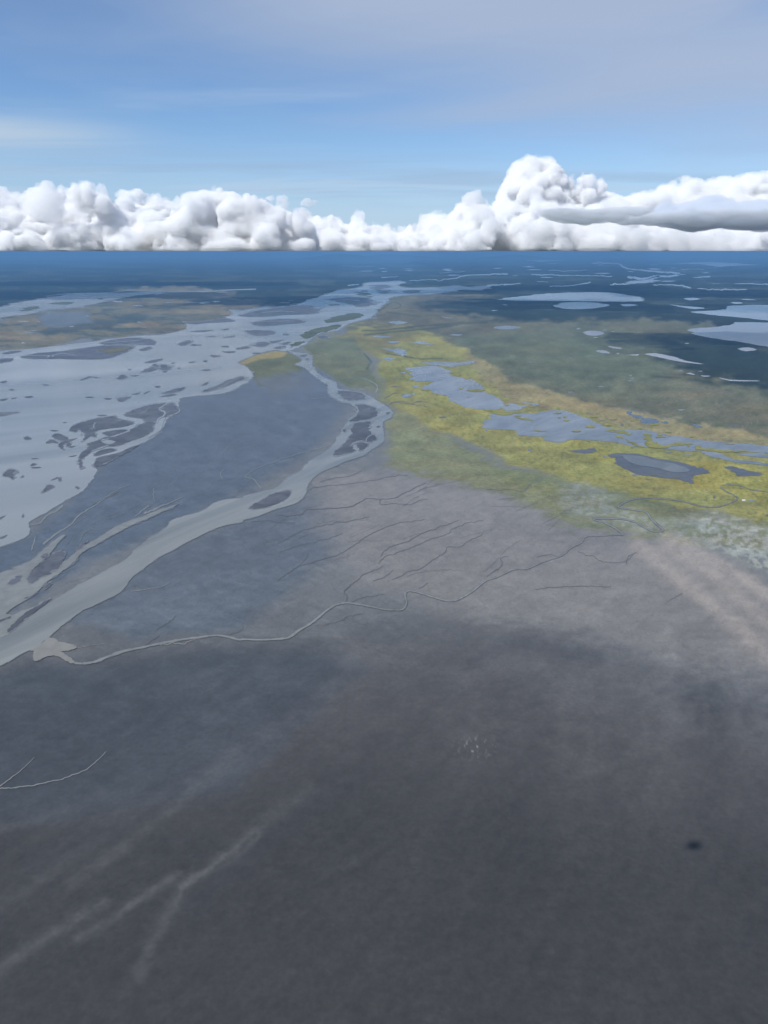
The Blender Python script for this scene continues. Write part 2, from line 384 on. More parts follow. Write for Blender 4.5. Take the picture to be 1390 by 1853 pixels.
    over(pairs('1020,885 1070,875 1110,905 1180,945 1260,935 1290,925 1390,955 1800,1060 1800,1160 1390,1040 1330,1022 1240,985 1150,965 1060,940 1010,915'), 12, (0.225, 0.235, 0.205), 0.3, 0.25, 10, 1.6, 0.8, 0.25+0.75*sc)
    over(pairs('1270,935 1390,965 1800,1070 1800,1140 1390,1030 1310,1005 1250,970'), 12, (0.29, 0.30, 0.265), 0.3, 0.3, 10, 1.6, 0.8, sc)
    # left island and its head
    isl = pairs('-900,640 -200,620 0,572 130,548 230,528 330,528 420,540 480,548 418,574 336,597 240,606 60,630 -200,665')
    over(isl, 5, (0.128, 0.120, 0.080), 0.2, 0.3, 6)
    over(isl, 5, (0.19, 0.152, 0.085), 0.2, 0.3, 6, 2, 0.8, sstep(hs, 0.52, 0.68))
    over(isl, 5, (0.052, 0.068, 0.056), 0.2, 0.3, 6, 2, 0.85, sstep(1-hs, 0.54, 0.66))
    over(pairs('170,532 230,522 330,520 430,530 420,538 300,533'), 6, (0.17, 0.155, 0.11), 0.2, 0.3, 6)
    over(pairs('40,600 150,585 250,568 270,575 200,590 100,606'), 7, (0.045, 0.062, 0.060), 0.2, 0.4, 8, 2, 0.75)
    over(pairs('70,570 150,560 170,585 90,592'), 8, (0.10, 0.115, 0.125), 0.8, 0.2, 6)
    # yellow-tan point by the second river
    over(pairs('430,656 460,645 495,633 520,636 543,648 545,668 520,690 490,705 465,700 450,676'), 4, (0.110, 0.118, 0.058), 0.3, 0.25, 4)
    over(pairs('432,655 460,643 495,633 522,638 505,648 470,652 445,657'), 2.5, (0.235, 0.19, 0.075), 0.3, 0.3, 4)
    over(pairs('455,690 545,670 560,700 500,720'), 12, (0.092, 0.096, 0.10), 1.0, 0.2, 6, 2, 0.9)
    # olive meadow between the rivers and the belt
    over(pairs('545,628 590,612 640,606 668,650 678,700 640,705 610,690 575,665 562,640'), 4, (0.125, 0.135, 0.075), 0.3, 0.22, 5)
    over(pairs('620,600 700,590 760,605 700,640 672,640'), 8, (0.135, 0.112, 0.055), 0.3, 0.35, 8, 2, 0.6)
    # dark winding tree lines on the plain
    for s_, w_ in (('660,606 720,600 780,594 850,584 880,583', 2.2), ('655,598 700,597 760,590 840,583', 1.6), ('700,565 760,572', 1.5), ('1180,680 1240,686 1290,690', 1.6), ('660,640 672,655 664,668', 1.6), ('700,640 760,650 800,648', 1.4)):
        stroke(pairs(s_), w_, (0.035, 0.05, 0.035), 0.8, 1.3, 5)
    # soft pale ridges of the ebb in the foreground
    for s_, w_, k_ in (('250,1770 300,1665 332,1605 372,1578 432,1530 475,1492 560,1430', 12, .24), ('330,1605 372,1578 425,1532', 5, .3), ('140,1700 200,1665 262,1618 325,1583', 8, .28), ('-50,1790 0,1755 110,1675 190,1632', 13, .26),
                       ('130,1600 240,1520 330,1450 420,1360', 12, .2), ('0,1500 80,1480 180,1440', 9, .14), ('330,1605 420,1560 470,1510', 5, .2), ('350,1420 480,1330 600,1240 640,1190', 16, .22),
                       ('0,1640 120,1560 220,1490 300,1440', 12, .14), ('1060,1400 1120,1380 1180,1330', 10, .12), ('590,1580 640,1560', 8, .14)):
        stroke(pairs(s_), w_, (0.12, 0.12, 0.115), k_, 1.0, 18)
    for s_, w_, k_ in (('478,1494 440,1520 410,1546 372,1580 345,1592 332,1606 318,1640', 2.6, .5), ('330,1580 300,1598 262,1622 232,1640', 3.2, .42), ('186,1634 150,1655 118,1676 60,1712', 3.2, .36), ('470,1512 440,1540 412,1556', 2.2, .3),
                       ('320,1640 290,1690 262,1730 248,1760', 4, .26), ('232,1640 200,1672 180,1690', 3.2, .25)):
        stroke(pairs(s_), w_*1.5, (0.125, 0.124, 0.12), k_*0.40, 1.0, 18)
    for s_, w_, k_ in (('60,1560 200,1500 360,1400 470,1310 560,1260', 22, .30), ('340,1640 470,1530 620,1420', 18, .35), ('860,1190 960,1160 1080,1190', 16, .4), ('1180,1250 1300,1275 1390,1290', 14, .3)):
        stroke(pairs(s_), w_, (0.043, 0.043, 0.048), k_, 1.0, 30)
    # aircraft-window glare streaks, painted into the ground colour below the salt crust
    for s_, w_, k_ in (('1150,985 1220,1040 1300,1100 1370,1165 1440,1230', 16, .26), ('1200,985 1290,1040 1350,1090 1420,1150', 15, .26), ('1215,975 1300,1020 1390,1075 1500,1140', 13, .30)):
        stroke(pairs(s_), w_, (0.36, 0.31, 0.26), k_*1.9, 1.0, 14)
    # a small soft-edged dark spot
    d = np.hypot((PX-1256)/15, (PY-1530)/8.5); a = np.exp(-d**2.5)*0.97
    col[:] = col*(1-a[..., None])+np.array((0.003, 0.004, 0.006))*a[..., None]
    # white flecks of foam at the middle
    fl = sstep(fbm(PX/5, PY/5, 3, 131), 0.60, 0.72)
    d = np.hypot((PX-862), (PY-1352)*1.6); a = np.exp(-(d/26)**2)*fl*0.9
    col[:] = col*(1-a[..., None])+np.array((0.24, 0.24, 0.22))*a[..., None]
    veg = (1-np.clip((wet-0.25)*3, 0, 1))*(1-sstep(PY, 1020, 1080))
    m1 = fbm(PX/44, PY/11, 6, 211, 0.58); m2 = fbm(PX/9, PY/4, 4, 223, 0.6); m3 = fbm(PX/90, PY/14, 4, 229)
    col *= (1+veg*((m1-0.5)*0.75+(m2-0.5)*0.35))[..., None]
    warm = np.array((1.08, 1.0, 0.90)); cool = np.array((0.93, 1.0, 1.0))
    tt = (veg*np.clip((m3-0.5)*3, -1, 1))[..., None]
    col *= np.where(tt > 0, 1+(warm-1)*tt, 1-(cool-1)*tt*1.0)
    fk = sstep(fbm(PX/7, PY/2.0, 3, 241), 0.72, 0.80)*veg*sstep(PY, 690, 760)*(1-sstep(PY, 960, 1000))*0.6
    col[:] = col*(1-0.5*fk[..., None])+np.array((0.30, 0.28, 0.20))*0.5*fk[..., None]
    far = (1-sstep(PY, 545, 580)); fp = sstep(fbm(PX/80, PY/3.2, 5, 251, 0.6), 0.50, 0.68)*far
    col[:] = col+fp[..., None]*np.array((0.040, 0.042, 0.030))
    # broad streaking of the bare flats
    mud = np.clip((wet-0.45)*2.2, 0, 1)
    # long fans of ebb streaks radiating towards the lower left
    ang = np.arctan2(PY-420, PX-1260)+(n3-0.5)*0.10+(n1-0.5)*0.03; rad = np.hypot(PX-1260, PY-420)
    fan = fbm(ang*11, rad/420, 5, 301, 0.55); fan2 = fbm(ang*44+n1*2, rad/90, 4, 311, 0.6)
    gr = fbm(PX/9, PY/6, 4, 321, 0.65); blot = sstep(fbm((PX-PY*0.3)/60, PY/26, 5, 331, 0.62), 0.42, 0.66)
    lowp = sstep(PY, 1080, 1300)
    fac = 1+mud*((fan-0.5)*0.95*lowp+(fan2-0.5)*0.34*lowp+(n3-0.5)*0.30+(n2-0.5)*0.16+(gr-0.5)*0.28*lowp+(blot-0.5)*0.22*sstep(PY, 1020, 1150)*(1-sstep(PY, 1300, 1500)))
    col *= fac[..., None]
    # fine pale crazing around the middle flats
    cr = sstep(1-np.abs(fbm(PX/26, PY/9, 4, 151)-0.5)*2, 0.90, 1.0)*mud*sstep(PY, 700, 760)*(1-sstep(PY, 1150, 1400))
    col *= (1-0.14*cr)[..., None]
    cr2 = sstep(fbm((PX+PY)/30, (PY-PX*0.4)/6, 5, 171), 0.60, 0.80)*mud*(1-sstep(PX, 900, 1100))*(1-sstep(PY, 1190, 1260))
    col *= (1+0.16*cr2)[..., None]
    V = np.stack([X, Y, np.zeros_like(X)], -1).reshape(-1, 3)
    i = np.arange(ny-1)[:, None]*nx; j = np.arange(nx-1)[None, :]
    q = np.stack([i+j, i+j+nx, i+j+nx+1, i+j+1], -1)[..., ::-1].reshape(-1, 4)
    # close the ring behind the camera
    k = np.arange(ny-1)*nx
    q = np.concatenate([q, np.stack([k+nx-1, k+nx-1+nx, k+nx, k], -1)[..., ::-1]])
    me = bpy.data.meshes.new('ground'); nV = len(V); nF = len(q)
    nV0 = nV; V = np.concatenate([V, [[0, 0, 0]]])          # centre fan
    tri = np.stack([np.full(nx, nV0), np.arange(nx), (np.arange(nx)+1) % nx], -1)
    me.vertices.add(nV0+1); me.vertices.foreach_set('co', V.astype(np.float32).ravel())
    loops = np.concatenate([q.ravel(), tri.ravel()]).astype(np.int32)
    me.loops.add(len(loops)); me.loops.foreach_set('vertex_index', loops)
    nf = nF+len(tri); me.polygons.add(nf)
    st_ = np.concatenate([np.arange(nF)*4, nF*4+np.arange(len(tri))*3]).astype(np.int32)
    me.polygons.foreach_set('loop_start', st_)
    me.update(calc_edges=True); me.validate()
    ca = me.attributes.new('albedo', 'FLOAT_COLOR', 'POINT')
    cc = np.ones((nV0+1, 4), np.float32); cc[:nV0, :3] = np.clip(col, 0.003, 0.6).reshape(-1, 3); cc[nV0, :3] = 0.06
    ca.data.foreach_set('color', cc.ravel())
    wa = me.attributes.new('wet', 'FLOAT', 'POINT')
    wa.data.foreach_set('value', np.append(wet.ravel(), 0.6).astype(np.float32))
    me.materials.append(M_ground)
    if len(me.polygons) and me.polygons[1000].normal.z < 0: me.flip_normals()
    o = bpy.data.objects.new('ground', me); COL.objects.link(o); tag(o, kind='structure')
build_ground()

# ------------------------------------------------------------------ water
def P_(*segs):
    out = []
    for t_, s_ in segs: out += px(t_, pairs(s_))
    return out
Z1, Z2, Z3 = 1.0, 2.2, 3.4
# the broad braided river on the left
banked('river', P_(('P', '-700,700 -200,650'), ('A', '0,458 60,455 130,450 220,441 330,429 420,416 500,410 560,398 650,388 760,377 850,374 930,360 985,347 998,330 992,314 1010,312 1100,298 1180,290 1230,272 1240,252 1225,236'),
      ('B', '230,243 340,226 490,219 575,191 640,171 700,150 740,136 800,129 850,121 890,110 880,98 930,92 1000,90 1080,84 1105,92 1060,105 1100,120 1180,122 1300,116 1390,110'),
      ('C', '700,75 830,64 860,70 780,92 680,88 580,105 480,118 400,123 260,129 190,140 160,154 165,168 120,200 85,222 78,245'),
      ('B', '945,262 900,287 860,297 800,312 760,338 735,350 690,356 650,366 615,382 600,402 560,428 510,446 470,462 430,455 400,454 340,466 270,492 205,520 250,540 275,565 285,600 265,620 220,650 170,675 100,690 0,697'),
      ('A', '1010,705 960,715 955,760 945,790 900,820 880,860 840,905 780,945 700,975 640,1015 560,1058 510,1080 522,1098 500,1130 470,1180 430,1215 385,1242'),
      ('E', '400,50 340,85 260,132 165,185 155,210 162,235 148,265 100,290 0,325'), ('P', '-200,1060 -700,1200')), M_river, Z1, 0.05, 2, 2)
# the arm beyond the left island
banked('river', P_(('P', '-500,640 -200,590'), ('A', '0,225 60,205 200,185 350,160 480,150 600,152 700,148 830,140 900,140 830,155 740,170 600,183 520,205 470,212 440,225 350,232 250,240 200,250 100,268 0,278'), ('P', '-200,610 -500,660')), M_river, Z1, 0.07, 2, 3)
strip('river', px('J', pairs('600,494 680,492 760,490 830,486 920,483')), M_river, Z1, 2.6, 3.4)
strip('river', px('J', pairs('160,508 240,500 300,497 380,496 480,486')), M_river, Z1, 1.6, 2.2)
# second river
banked('river', P_(('B', '470,456 510,478 545,495 550,515 510,530 560,545 590,570 630,605 670,630 695,645 690,680 720,710 770,735 815,742 850,775 845,795 800,830 790,845 770,870 750,910 720,955 690,985 640,1020 600,1040 570,1065 545,1100 500,1120'),
      ('F', '220,135 200,160 160,185 120,195 60,210 0,228'),
      ('E', '1300,62 1200,72 1140,90 1110,115 1060,140 980,160 915,185 890,220 820,265 735,325 690,375 650,405 580,440 500,485 400,540 320,590 240,640 170,690 100,735 40,780 0,800'), ('P', '-150,1210 -150,1300'),
      ('E', '0,960 40,945 100,905 150,880 180,870 230,830 270,800 320,755 380,710 440,665 500,640 580,600 640,570 680,525 700,495 780,430 860,375 930,340 980,310 1040,280 1120,240 1200,210 1300,190'),
      ('F', '0,350 60,335 130,310 200,285 270,265 310,240 330,210 335,180 350,150 380,120 430,90 500,65'),
      ('B', '720,1080 800,1045 880,1020 920,990 975,955 995,930 988,880 985,840 1020,820 1042,795 1030,775 990,745 940,715 880,685 800,676 745,660 740,630 690,610 640,580 605,540 608,510 595,480 560,470 500,462')), M_river2, Z2-0.6, 0.05, 2, 2)
# pale braids at the lower left
banked('river', P_(('P', '-300,1100'), ('E', '0,465 60,440 130,412 165,398 200,370 240,330 290,290 330,262 350,262 320,290 290,330 260,370 220,405 180,440 160,465 150,500 175,522 220,485 300,440 318,430 330,410 370,385 420,340 500,290 560,255 620,215 700,180 780,155 870,118 960,95 880,130 800,167 720,202 640,242 560,284 500,322 440,352 400,402 350,442 310,472 250,512 200,562 150,602 80,642 30,680 0,715'), ('P', '-300,1180')), M_creek, Z2-0.4, 0.06, 2, 2)
banked('river', P_(('P', '-200,1160'), ('E', '0,730 60,692 130,662 200,640 250,617 200,655 150,690 90,735 40,775 0,810'), ('P', '-200,1190')), M_creek, Z2-0.3, 0.05, 2, 2)
# creek mouth fan
sheet('mudflat', P_(('E', '160,880 230,835 262,808 340,833 395,848 412,862 370,880 320,884 360,905 400,935 380,948 330,920 290,905 240,915 200,935 175,925 180,880')), M_silt, Z2+0.2, 0.06, 2, 2)
# the winding creek, from the marsh down to the river mouth
creek = P_(('G', '1390,192 1310,180 1250,160 1190,155 1160,163 1172,182 1222,207 1238,225 1200,247 1140,265 1060,262 980,240 880,226 770,222 700,235 655,260 665,271 740,281 790,292 812,322 842,352 872,380 830,386 790,372 740,342 680,326 600,322 530,326 590,346 640,372 678,402'))
strip('tidal_creek', [(1600, 920)]+[(1480, 905)]+creek, M_bed, Z1, 2.0, 5.5, 0.2, 5)
strip('tidal_creek', creek, M_creek, Z1+0.6, 0.8, 2.6, 0.1, 5)
creek2 = P_(('G', '678,402 560,408 490,412 470,440 420,465 380,500 330,520 270,540 200,570 130,575'),
            ('F', '1340,645 1270,670 1200,725 1130,765 1080,775 1000,755 920,730 870,722 848,738 856,780 846,808 820,822 740,818 650,800 560,785 500,790 450,815 400,855 350,895 290,930 240,965 200,972 100,978 0,975'),
            ('E', '1280,820 1180,798 1080,805 960,822 860,840 770,860 670,880 580,910 510,938 440,948 390,940 350,910 310,885 240,900 205,925'))
strip('tidal_creek', creek2, M_vein, Z2-0.9, 2.6, 8.2, 0.3, 5)
strip('tidal_creek', creek2, M_creek, Z2-0.3, 1.5, 6.4, 0.26, 5)
for i, (t_, s_, a, b, m, j) in enumerate([
    ('F', '440,1150 400,855', 1, 1, None, 0),
    ('P', '-40,1432 0,1427 50,1422 100,1412 150,1395 176,1376 192,1360', 4, 1.0, M_creek, .05),
    ('P', '-10,1430 20,1408 45,1388 62,1370', 2.2, .6, M_silt, .05),
    ('E', '770,850 850,800 830,770 900,730 940,690', 1.6, .8, M_vein, .1),
    ('E', '270,885 380,870 500,850 560,840', 1.4, .8, M_silt, .1),
    ('E', '860,850 1000,832 1080,806', 3, 1, M_silt, .1),
    ('E', '700,560 790,550 870,535 905,515', 1.6, .7, M_silt, .08),
    ('E', '1185,798 1270,780 1300,760 1295,730', 1.4, .8, M_vein, .1),
    ('H', '1000,745 900,780 800,850 720,905 600,980 550,1040 480,1090 400,1140 330,1200', 1, 3.4, M_creek, .06),
    ('H', '480,905 430,945 350,985 310,1035 225,1055', 4.5, 2, M_creek, .1),
    ('H', '900,800 780,860 700,900', 3, 1, M_vein, .1),
    ('H', '1172,775 1170,830 1178,872', 1.4, .8, M_creek, .1),
    ('H', '1135,905 1090,940 1035,985', 2.2, 1.6, M_creek, .1),
    ('H', '1390,840 1330,870 1260,895 1180,930 1100,965', 1.2, 4, M_creek, .08),
    ('H', '240,1245 262,1180 272,1135', 2.2, 1, M_creek, .1),
    ('H', '560,1050 620,1010 680,985', 1, .7, M_creek, .1),
    ('H', '610,1180 640,1110 700,1080', 1, .7, M_creek, .1),
    ('B', '780,940 700,962 560,1000 420,1045 300,1092 248,1130 290,1142 310,1165 332,1195', 1.0, 1.3, M_creek, .05),
    ('B', '125,1142 115,1120 118,1105 135,1092', 1.2, .8, M_creek, .08),
    ('B', '830,745 850,775 840,800 800,828', 1.6, 1.6, M_river2, .1),
    ('B', '680,708 640,712 600,715', .8, .6, M_creek, .1),
    ('B', '740,660 800,674 880,685 890,715', 1.5, 4, M_river2, .05),
    ('B', '945,685 955,660 948,638 900,612 860,600', 2.0, .8, M_river2, .05),
    ('B', '800,610 860,598 920,570 932,540 905,515 880,490', .9, .9, M_dark, .06),
    ('B', '1020,745 1060,728 1140,738 1180,725 1230,735', 1.4, .8, M_dark, .08),
    ('C', '130,835 180,805 210,790 230,800', 1.4, .9, M_dark, .06),
    ('C', '170,870 200,855 280,865 360,875 440,890', 1.6, .9, M_dark, .06),
    ('F', '185,325 300,322 330,295 420,292 560,280 600,262 650,238 720,242 800,232 850,205 960,155', 2.2, .8, M_dark, .08),
    ('F', '720,240 722,270 800,262 870,270 930,245 970,240', 1.6, .8, M_dark, .08),
    ('F', '350,190 380,178 500,165 640,150 760,125 860,115', 1.4, .7, M_vein, .08),
    ('F', '400,150 480,130 560,120 620,90', 1.2, .7, M_vein, .08),
    ('F', '290,590 400,560 500,530 560,495 640,440 720,400 800,370 950,345', 1.7, .8, M_vein, .08),
    ('F', '180,665 240,625 290,590 330,550 340,520', 1.6, .7, M_vein, .08),
    ('F', '720,540 760,495 850,465 950,415 1050,380 1130,350', 1.4, .8, M_vein, .08),
    ('F', '540,775 545,750 530,720 600,665 630,635 700,610 732,590', 1.8, .8, M_vein, .08),
    ('F', '710,580 740,545 850,505 920,480 1000,445 1080,420 1100,395 1260,350', 1.4, .8, M_vein, .08),
    ('F', '860,620 930,605 1000,555 1060,520 1070,490 1140,490 1170,465 1240,435 1255,420', 1.5, .8, M_vein, .08),
    ('F', '780,662 830,642 862,618', 1.2, .7, M_dark, .08), ('F', '680,668 740,650 785,612', 1.2, .7, M_vein, .08),
    ('F', '190,520 300,480 430,450 520,420', 1.2, .7, M_vein, .08), ('F', '180,475 300,410 400,385 560,355 660,330', 1.2, .7, M_vein, .08),
    ('F', '40,358 120,352 190,362 270,365', 1.4, .7, M_vein, .08), ('F', '560,785 620,760 740,735', 1.2, .7, M_vein, .08),
    ('F', '1390,540 1350,550 1357,590 1300,625', 1.4, .9, M_vein, .08), ('F', '920,712 970,680', 1.2, .7, M_vein, .08),
    ('F', '370,900 480,888 560,850 640,840', 1.0, .6, M_vein, .1), ('F', '460,680 470,700 485,720', 1.0, .6, M_vein, .1),
    ('G', '190,188 205,165 225,148', 1.8, 1, M_dark, .1), ('G', '0,178 60,182 120,178 180,190', 1.2, .8, M_dark, .1),
    ('G', '0,610 60,570 80,540 70,520', 1.0, .6, M_vein, .1), ('G', '240,672 400,658 520,655 600,660 615,648', 1.2, .6, M_vein, .06),
    ('G', '890,735 940,705 970,690', 1.0, .7, M_vein, .1), ('G', '250,510 320,500 360,515', 1.2, .7, M_vein, .1),
    ('G', '450,480 540,520 600,540 690,530 720,500', 1.0, .7, M_vein, .12), ('G', '690,545 700,510 740,490', 1.2, .7, M_vein, .1)]):
    if m: strip('tidal_creek', px(t_, pairs(s_)), m, Z1+0.2+(i % 7)*0.05, a*1.1, b*1.1, 0.1, 3, j)
# fine veins that drain the middle flats
rng = random.Random(5)
for k in range(30):
    x = rng.uniform(470, 1010); y = rng.uniform(850, 1080) if x < 800 else rng.uniform(900, 1060)
    if k % 3 == 0: x = rng.uniform(120, 560); y = 1170-0.42*x+rng.uniform(-170, 30)
    if y < 860+max(0, x-850)*0.6: continue
    pts = [(x, y)]; a = rng.uniform(-0.62, -0.18) if x > 450 else rng.uniform(-0.5, -0.1)
    for q in range(rng.randint(3, 7)):
        a += rng.uniform(-0.25, 0.25); a = max(-0.8, min(0.05, a)); l = rng.uniform(9, 20)
        pts.append((pts[-1][0]+l*math.cos(a), pts[-1][1]+l*math.sin(a)))
    strip('tidal_creek', pts, M_vein, Z1-0.5+(k % 9)*0.05, 0.4+rng.random()*0.5, 0.25, 0.15, 3, 0.14)

# bars and islands standing out of the water
def many(name, t_, ss, m, z, rg=0.1, lv=3):
    for s_ in ss.strip().split('|'):
        P = px(t_, pairs(s_)); sheet(name, P, m, z, rg, 2, lv)
        if name == 'mud_bar':                            # the drowned rim of the bar
            cx = sum(p[0] for p in P)/len(P); cy = sum(p[1] for p in P)/len(P)
            sx = max(p[0] for p in P)-min(p[0] for p in P); k = 1+3.5/max(sx, 8)
            sheet('shoal', [(cx+(p[0]-cx)*k+0.6, cy+(p[1]-cy)*(k+0.05)) for p in P], M_shoal, z-0.35, rg*1.4, 2, lv)
many('mud_bar', 'H', '''530,325 560,295 620,268 720,245 820,228 880,223 890,240 950,255 1000,265 1010,280 960,300 900,310 820,318 750,330 720,350 735,380 690,375 660,395 622,415 650,385 640,350 600,325 575,345
|950,215 1000,185 1080,155 1170,135 1258,126 1245,150 1213,165 1220,180 1250,195 1240,225 1200,243 1170,262 1110,262 1085,240 1020,232
|600,540 612,510 650,480 680,450 660,432 740,410 800,382 850,385 900,372 980,335 1060,292 1120,268 1180,275 1160,300 1172,322 1120,365 1080,385 1000,410 900,445 860,452 820,450 880,425 862,408 800,402 780,415 820,438 760,455 700,490 650,530 620,550
|1268,135 1320,125 1340,160 1372,180 1350,200 1290,212 1262,232 1250,220 1270,200 1262,180 1230,170
|780,350 850,335 950,325 962,338 880,362 840,378 800,362|720,515 760,487 850,470 885,484 800,508 730,525
|722,608 742,542 830,520 900,502 1000,462 1055,445 1000,480 900,530 820,570
|395,375 430,355 480,370 525,395 500,410 450,405 410,385|355,430 380,403 420,410 440,430 400,425|445,440 490,412 580,395 520,420 475,445 490,475 460,460
|600,555 620,560 630,600 612,618 600,590|25,665 50,640 95,632 100,700 70,685 30,680|180,390 210,378 232,395 200,403|230,600 250,583 275,590 250,600|325,805 350,760 375,748 410,760 370,785
|-60,195 60,192 135,190 60,214 -60,228|905,85 990,76 950,105 910,112|1225,50 1310,25 1400,3 1400,20 1320,45|1225,75 1300,55 1345,60 1280,72|1005,57 1060,43 1050,55|1095,52 1120,38 1143,33 1110,50
|505,445 540,415 525,450|525,455 570,450 540,462|520,532 580,520 560,530|160,690 172,676 178,685|445,700 460,692 465,712 450,715|575,762 598,765 592,780|390,712 430,690 440,695|0,1000 35,980 10,1005|0,1150 50,1130 20,1152|165,990 175,970 180,990''', M_mud, Z2)
many('mud_bar', 'A', '''110,490 200,470 330,460 470,440 560,430 700,432 710,445 650,475 560,500 450,503 300,500 180,500|540,415 620,395 750,388 830,405 820,425 740,425 650,430 560,425|745,450 800,435 800,448 765,458
|775,520 830,505 870,500 830,520|750,570 800,548 822,530 845,535 838,558 790,570|852,552 868,530 920,545 888,562|955,420 1000,403 1030,410 1000,425 970,430|430,615 470,595 490,598 450,612|625,605 655,585 680,600 650,610
|-30,505 70,498 50,515 -30,525|10,470 70,458 120,460 40,475|1130,480 1180,485 1140,492|1190,460 1245,463 1220,470|1265,445 1320,433 1335,442 1280,450|1075,640 1110,625 1100,640
|1085,670 1170,640 1230,612 1290,595 1310,605 1250,632 1200,650 1110,675|1020,355 1080,348 1140,346 1100,356|1185,345 1225,340 1200,348|1105,380 1160,378 1130,384|1190,388 1250,376 1255,382|0,625 35,618 20,630|0,720 40,712 20,724|60,713 90,707 75,714|700,590 740,588 720,595
|500,598 525,600 510,604|1010,518 1045,515 1025,522|685,557 700,555 695,560|230,637 262,640 240,644|915,523 935,520 925,526|980,300 1060,303 1120,296 1200,284 1260,297 1200,305 1120,308 1040,316''', M_mud, Z2)
many('mud_bar', 'B', '''280,308 400,290 520,288 560,305 440,318 340,325|215,270 330,240 450,225 560,215 650,235 600,260 480,265 330,275|245,350 390,350 400,365 320,378|285,430 330,410 370,415 350,435|690,185 780,172 920,175 935,205 860,222 800,205
|740,672 830,677 878,688 890,715 800,722 760,700|830,748 900,750 950,770 952,800 920,820 830,835 805,830 850,795|830,850 880,840 922,838 905,880 940,910 948,935 900,943 870,935 812,955 840,990 780,1008 722,1015 780,950 800,920
|850,950 910,955 880,985 852,988|1000,790 1020,786 1010,797|950,862 968,860 958,868|770,880 790,878 780,892|640,380 665,374 690,384 660,392|565,500 590,498 580,510|540,482 580,478 560,492|200,445 250,434 262,442 220,448|380,408 460,398 400,414|430,420 480,410 470,424|400,442 460,430 440,446
|65,480 110,485 75,490|120,345 160,338 140,348|960,145 1010,132 1035,142 1000,152|1090,140 1160,132 1180,145 1120,150|900,110 990,105 1010,120 940,128''', M_mud, Z2+0.3)
many('mud_bar', 'F', '30,288 80,255 130,225 190,203 235,195 250,205 240,225 210,250 140,278 80,290', M_mud, Z2+0.3)
many('mud_bar', 'E', '''40,520 80,485 118,478 105,505 70,525|150,500 175,455 215,425 270,372 330,345 345,370 330,400 310,440 225,482 170,520|220,372 250,358 255,375 230,385|410,325 460,295 440,325 415,340|235,545 262,515 275,525 250,545
|40,772 80,725 130,680 190,645 262,605 215,650 150,700 95,745 55,778|130,597 150,590 145,600''', M_mud, Z2+0.1, .12)
many('island', 'B', '''670,295 740,270 830,255 880,262 860,280 760,300 690,308|548,370 600,345 700,322 762,318 742,338 640,362 600,388 560,390|490,430 540,408 572,412 500,440|850,155 900,147 920,158 880,163''', M_green, Z2+0.6)
many('island', 'A', '540,452 640,440 705,436 690,452 620,468 560,470', mud_material('island_grass', (0.115, 0.108, 0.07), 0.9, 0.3, 0.1), Z3)
many('island', 'A', '100,240 160,222 210,221 200,232 140,244|260,205 330,196 400,198 360,210|520,180 545,176 540,184|640,178 720,165 830,152 800,165 700,180', M_green, Z2)
# small channels threading the bars
for t_, s_, a, b in (('H', '1268,132 1235,150 1214,168 1230,182 1258,196 1246,222 1205,246 1200,275', 2.2, 2.2), ('H', '1258,235 1240,262 1222,320 1180,350 1130,382', 3, 5), ('H', '990,335 930,355 880,375 850,380', 2.4, 1.6), ('H', '880,415 840,435 790,425 780,405 830,396', 2, 2.4),
                     ('H', '728,272 714,296 724,322', 1.6, 1), ('H', '600,330 632,358 640,392', 1.5, 2.5), ('H', '820,448 760,470 700,488', 1.6, 2.4), ('H', '1140,160 1090,195 1060,205', 1, .7), ('H', '680,318 720,312 700,325', .8, .8), ('H', '1370,170 1366,190 1330,210', 1.2, 2), ('H', '940,250 900,262 880,262', .8, .8),
                     ('B', '945,900 915,912 895,930 905,944', 1.4, 1.8), ('B', '808,968 838,950 880,940 930,948', 1.8, 1.4), ('B', '836,952 846,970 840,992', 1.2, 1.4), ('B', '830,745 852,775 838,800 800,830', 1.3, 1.6), ('B', '720,190 780,184 860,188', 1, 1), ('B', '330,255 420,245 520,250', 1, 1.2), ('B', '300,300 400,302 480,298', 1, .8), ('B', '620,348 700,335 720,345 722,330', 1.4, 1.4),
                     ('A', '250,492 300,478 330,470 400,480', 1.2, 1), ('A', '560,415 660,408 760,400', 1, 1), ('A', '110,485 200,482 290,488', 1, 1.4), ('A', '1120,665 1180,650 1220,628 1280,602', 1, 1), ('A', '600,425 690,424 780,415', 1.2, .8), ('A', '800,540 830,545 845,556', 1, 1)):
    strip('tidal_creek', px(t_, pairs(s_)), M_river if t_ != 'B' else M_river2, Z2+0.9, a*1.1, b*1.1, 0.2, 4, 0.05)
# sand spit curling by the far mouth
strip('mudflat', px('C', pairs('90,235 130,215 160,190 200,178 240,190 235,210 180,225')), M_green, Z2, 3, 2)
strip('mudflat', px('C', pairs('80,272 110,265 145,262')), M_green, Z2, 2, 1)

